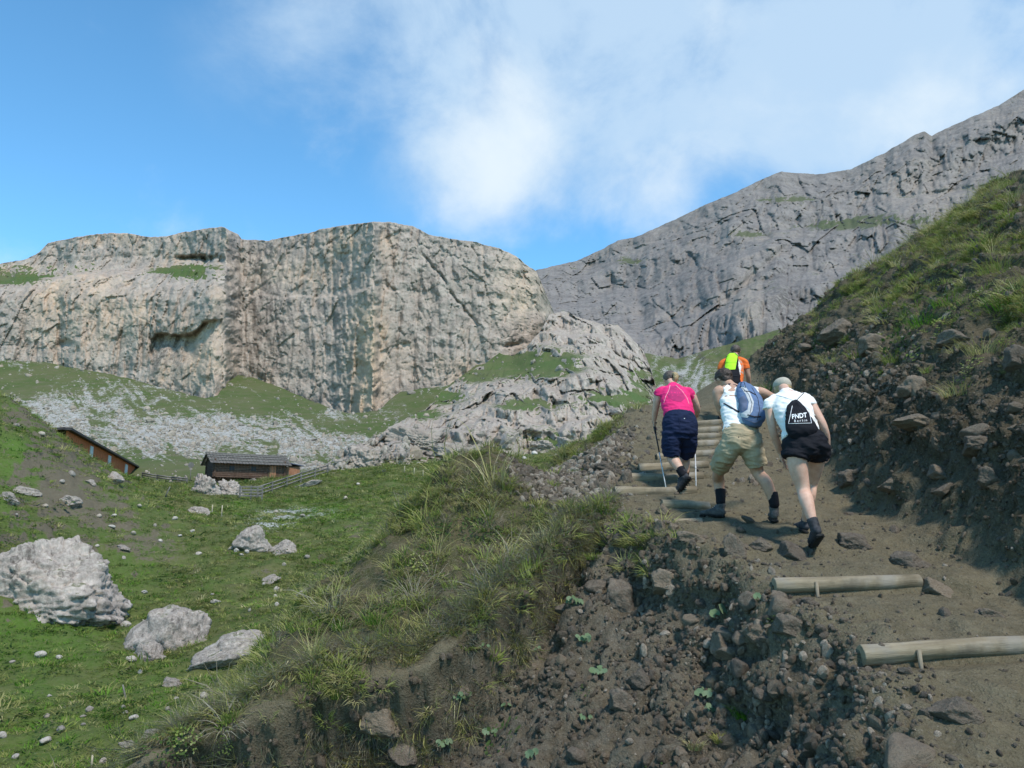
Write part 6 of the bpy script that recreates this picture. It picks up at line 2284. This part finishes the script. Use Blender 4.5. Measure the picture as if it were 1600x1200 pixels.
simple_voxel('shirt', [([P_(1061, 650, .12), P_(1060, 642, .15), P_(1056, 626, .25), P_(1053, 612, .34), P_(1051, 604, .39)], [(.188, .142), (.188, .138), (.192, .138), (.172, .112), (.080, .070)], dict(round0=0)),
                       ([P_(1042, 609, .34), P_(1031, 613, .34), P_(1028.5, 619, .35)], [.062, .060, .058], dict(round1=0)), ([P_(1068, 610, .34), P_(1078, 615, .34), P_(1083, 623, .355)], [.062, .060, .058], dict(round1=0))],
             O, M['pink'], w1, .009, 3, .008, 9, 8)
simple_voxel('shorts', [([P_(1061, 648, .11), P_(1062, 662, .07), P_(1062, 678, .06)], [(.180, .145), (.212, .165), (.215, .165)], dict(round0=0)),
                        ([P_(1050, 676, .06), P_(1049, 696, .08), P_(1050, 712, .11)], [(.12, .14), (.12, .132), (.105, .118)], dict(round1=0)),
                        ([P_(1073, 676, .08), P_(1074, 694, .17), P_(1071, 710, .28)], [(.12, .14), (.118, .13), (.105, .118)], dict(round1=0))], O, M['navy'], w1, .009, 3, .010, 9, 9)
bv = bvh_obj([c for c in w1.children if c.name.startswith('shirt')][0])
sh_ = [c for c in w1.children if c.name.startswith('shirt')][0]
patch_on('back_panel', [(1047, 603), (1056, 603), (1066, 613), (1071, 622), (1064, 628), (1052, 626), (1043, 620)], bv, .003, Y0 + .2, O, M['pink_dark'], sh_)
line_on('piping', [(1047, 602), (1045, 610), (1040, 620), (1037, 630)], bv, .003, Y0 + .25, O, .004, M['pink_pale'], sh_)
line_on('piping', [(1056, 602), (1066, 611), (1073, 621), (1077, 632)], bv, .003, Y0 + .25, O, .004, M['pink_pale'], sh_)
line_on('hem_band', [(1040, 647), (1062, 648.5), (1084, 648)], bv, .003, Y0 - .02, O, .0045, M['pink_pale'], sh_)
kb = bvh_obj([c for c in w1.children if c.name.startswith('shorts')][0]); ks = [c for c in w1.children if c.name.startswith('shorts')][0]
line_on('pocket_flap', [(1041, 660), (1047, 661), (1053, 661)], kb, .001, Y0, O, .004, M['navy'], ks)
line_on('pocket_flap', [(1070, 660), (1077, 660), (1083, 658)], kb, .001, Y0, O, .004, M['navy'], ks)
line_on('centre_seam', [(1061, 651), (1062, 670), (1062, 690)], kb, .001, Y0, O, .003, M['navy'], ks)
line_on('cargo_pocket', [(1037, 682), (1044, 683), (1043, 698), (1037, 697)], kb, .001, Y0, O, .004, M['navy'], ks)
line_on('hem', [(1041, 709), (1049, 711), (1058, 710)], kb, .001, Y0, O, .004, M['navy'], ks)
line_on('label_tag', [(1068.5, 654), (1070, 654)], kb, .003, Y0, O, .006, M['lettering'], ks, 1)
hq = V3((-.15, 1, -.2)).normalized().to_track_quat('Y', 'Z'); hc = P_(1046, 592, .52)
bm = bmesh.new(); ellipsoid(bm, hc + hq @ V3((0, -.014, .016)), (.083, .100, .086), hq)
link('hair', voxel('hair', bm, O, .008, 2, .005, 38), M['hair_grey'], w1)
simple_voxel('ponytail', [([hc + hq @ V3((.02, -.09, .035)), hc + hq @ V3((.035, -.135, .0)), hc + hq @ V3((.03, -.14, -.05)), hc + hq @ V3((.02, -.12, -.09))], [.022, .034, .032, .016])], O, M['hair_blond'], w1, .006, 1, .004, 40)
simple_voxel('sock', [([P_(1062, 731, .01), P_(1065, 737, -.01), P_(1068, 743, -.03)], [.056, .054, .05], dict(round0=0))], O, M['black_cloth'], w1, .007, 1, .0015, 30)
boot(w1, O, P_(1078, 747, -.10), gr + V3((-.01, 0, .014)), P_(1067.5, 739, -.02), M['boot_dark'], .27)
frl, _n = drop(P_(1072, 740, .38).x, Y0 + .42)
boot(w1, O, frl + V3((0, -.05, .012)), frl + V3((.01, .22, .02)), V3((P_(1072, 738, .36).x, Y0 + .38, frl.z + .12)), M['boot_dark'], .26)
for (hp, tip, lab) in ((P_(1022, 664, .53), hit(1042, 770, 'near')[0], 'trekking pole in the left hand of the woman in pink'), (P_(1085, 660, .64), hit(1088, 771, 'near')[0], 'trekking pole in the right hand of the woman in pink')):
    pole = empty('trekking_pole', tip, lab, 'trekking pole', 'trekking poles of the woman in pink')
    ax = hp - tip; n_ = ax.normalized()
    top = ax + n_ * .06
    link('shaft', tube_mesh('shaft', [V3((0, 0, 0)) + n_ * .03, ax * .60], [.0065, .0075], 8), M['pole_metal'], pole)
    link('upper_shaft', tube_mesh('upper_shaft', [ax * .58, ax * .9], [.0095, .0095], 8), M['pole_black'], pole)
    link('grip', tube_mesh('grip', [ax * .88, ax * .95, ax, top], [.013, .017, .015, .019], 10), M['pole_black'], pole)
    link('tip', tube_mesh('tip', [V3((0, 0, -.02)), n_ * .05], [.003, .006], 6), M['pole_black'], pole)
    link('basket', tube_mesh('basket', [n_ * .055, n_ * .062], [.025, .022], 12), M['pole_black'], pole)
    link('clamp', tube_mesh('clamp', [ax * .33, ax * .36], [.0105, .0105], 8), M['pole_metal'], pole)
    link('wrist_strap', tube_mesh('wrist_strap', [top * 1.0, ax + V3((.02, -.045, .03)), ax + V3((.01, -.05, -.03)), ax * .94], [(.010, .002)] * 4, 6), M['pole_black'], pole)

# ------------------------------------------------------------ man in orange, farthest
gr = hit(1150, 668, 'near')[0]
Y0 = min(max(gr.y, 13.2), 14.2); gr, _n = drop(at(1150, 640, Y0).x, Y0); O = gr.copy(); P_ = PX(Y0)
pyg = 600 - F * (gr.z * CP - gr.y * SP) / (gr.y * CP + gr.z * SP)
an = pyg - 9
fl, _n = drop(P_(1138, 640).x, Y0 + .35); frr, _n = drop(P_(1158, 640).x, Y0 - .02)
spec = dict(
    torso=([P_(1147, 616, .0), P_(1147, 606, .02), P_(1146, 597, .08), P_(1146, 580, .18), P_(1146, 566, .26), P_(1148, 559, .32), P_(1149, 555, .35)],
           [(.155, .12), (.16, .12), (.155, .115), (.175, .12), (.155, .10), (.06, .058), (.055, .055)]),
    limbs=[([P_(1139, 614, .02), P_(1138, 630, .22), P_(1137, 644, .36), fl + V3((0, -.04, .30)), fl + V3((0, 0, .10))], [.09, .085, .062, .06, .04]),
           ([P_(1156, 614, .02), P_(1157, 632, .06), P_(1158, 648, .10), frr + V3((0, .02, .28)), frr + V3((0, .02, .10))], [.09, .085, .062, .06, .04]),
           ([P_(1137, 565, .26), P_(1129, 568, .26), P_(1126, 578, .28), P_(1124, 590, .34), P_(1127, 599, .46), P_(1130, 604, .54)], [.056, .055, .048, .042, .038, .03]),
           ([P_(1156, 563, .26), P_(1164, 566, .26), P_(1167, 576, .25), P_(1169, 587, .26), P_(1170, 597, .32), P_(1170, 606, .38)], [.056, .055, .048, .042, .038, .03])],
    head=(P_(1149, 548.5, .42), V3((.1, 1, -.15)), 1.05),
    hands=[(P_(1130, 604, .54), P_(1131, 611, .57), V3((.2, 1, 0)), V3((.9, .2, 0)), .6, -1), (P_(1170, 606, .38), P_(1170, 614, .40), V3((.2, -1, 0)), V3((-.9, .2, 0)), .6, 1)])
m4 = body('person', O, spec, M['skin_tan'], 'man in orange shirt with a lime green backpack, highest on the trail')
simple_voxel('shirt', [([P_(1147, 604, .03), P_(1146, 597, .08), P_(1146, 581, .18), P_(1146, 568, .25), P_(1147, 561, .30)], [(.165, .13), (.16, .125), (.175, .13), (.16, .11), (.08, .07)], dict(round0=0)),
                       ([P_(1139, 564, .26), P_(1129, 568, .26), P_(1126, 578, .28)], [.062, .061, .059], dict(round1=0)), ([P_(1154, 562, .26), P_(1163, 566, .26), P_(1167, 577, .25)], [.062, .061, .060], dict(round1=0))],
             O, M['orange'], m4, .010, 3, .005, 9, 10)
simple_voxel('shorts', [([P_(1147, 601, .04), P_(1147, 610, .02), P_(1147, 617, .02)], [(.17, .135), (.19, .145), (.19, .145)], dict(round0=0)),
                        ([P_(1139, 614, .03), P_(1138, 628, .19), P_(1137, 638, .28)], [(.105, .115), (.105, .11), (.098, .105)], dict(round1=0)),
                        ([P_(1156, 614, .03), P_(1157, 628, .05), P_(1158, 640, .07)], [(.105, .115), (.105, .11), (.1, .105)], dict(round1=0))], O, M['navy'], m4, .010, 3, .006, 9, 11)
hq = V3((.1, 1, -.15)).normalized().to_track_quat('Y', 'Z'); hc = P_(1149, 548.5, .42)
bm = bmesh.new(); ellipsoid(bm, hc + hq @ V3((0, -.014, .018)), (.086, .102, .088), hq)
link('hair', voxel('hair', bm, O, .008, 2, .005, 38), M['hair_grey'], m4)
boot(m4, O, fl + V3((0, -.06, .012)), fl + V3((-.01, .2, .03)), fl + V3((0, 0, .12)), M['boot_dark'], .28)
boot(m4, O, frr + V3((0, -.04, .012)), frr + V3((.01, .22, .04)), frr + V3((0, .02, .12)), M['boot_dark'], .28)
bm = bmesh.new()
gp = [P_(1146, 600, -.12), P_(1144, 588, -.06), P_(1143, 574, .02), P_(1144, 560, .11), P_(1145, 554, .16)]
p2, r2 = subd(gp, [(.125, .075), (.135, .10), (.118, .105), (.105, .085), (.06, .05)], 5)
loft(bm, p2, r2, (1, 0, 0), 26)
gb = link('backpack', voxel('backpack', bm, O, .009, 3, .004, 11, None, 12), M['black_cloth'], None, 'lime green and black backpack on the back of the man in orange', 'backpack')
gb.location = O
bv = bvh_obj(gb)
patch_on('rain_cover', [(1136, 555), (1141, 551.5), (1149, 551.5), (1153, 555), (1151, 566), (1149, 577), (1141, 577.5), (1132, 576), (1133.5, 566)], bv, .012, Y0 + .05, O, M['lime'], gb)
line_on('pack_seam', [(1134, 566), (1142, 566.5), (1150.5, 566)], bv, .014, Y0 + .05, O, .004, M['lime'], gb)
line_on('buckle_strap', [(1133, 586), (1145, 588), (1157, 586)], bv, .006, Y0, O, .006, M['strap'], gb)
tow = simple_voxel('towel', [([P_(1152, 564, .06), P_(1155, 572, .03), P_(1154.5, 580, .0), P_(1156, 586, -.02)], [(.03, .012), (.045, .014), (.036, .014), (.015, .008)], dict(side=(1, .5, 0)))], O, M['white_cloth'], None, .007, 2, .006, 20, 3)
tow.location = O
tag(tow, 'small white cloth hanging at the right side of the lime green backpack', 'cloth')
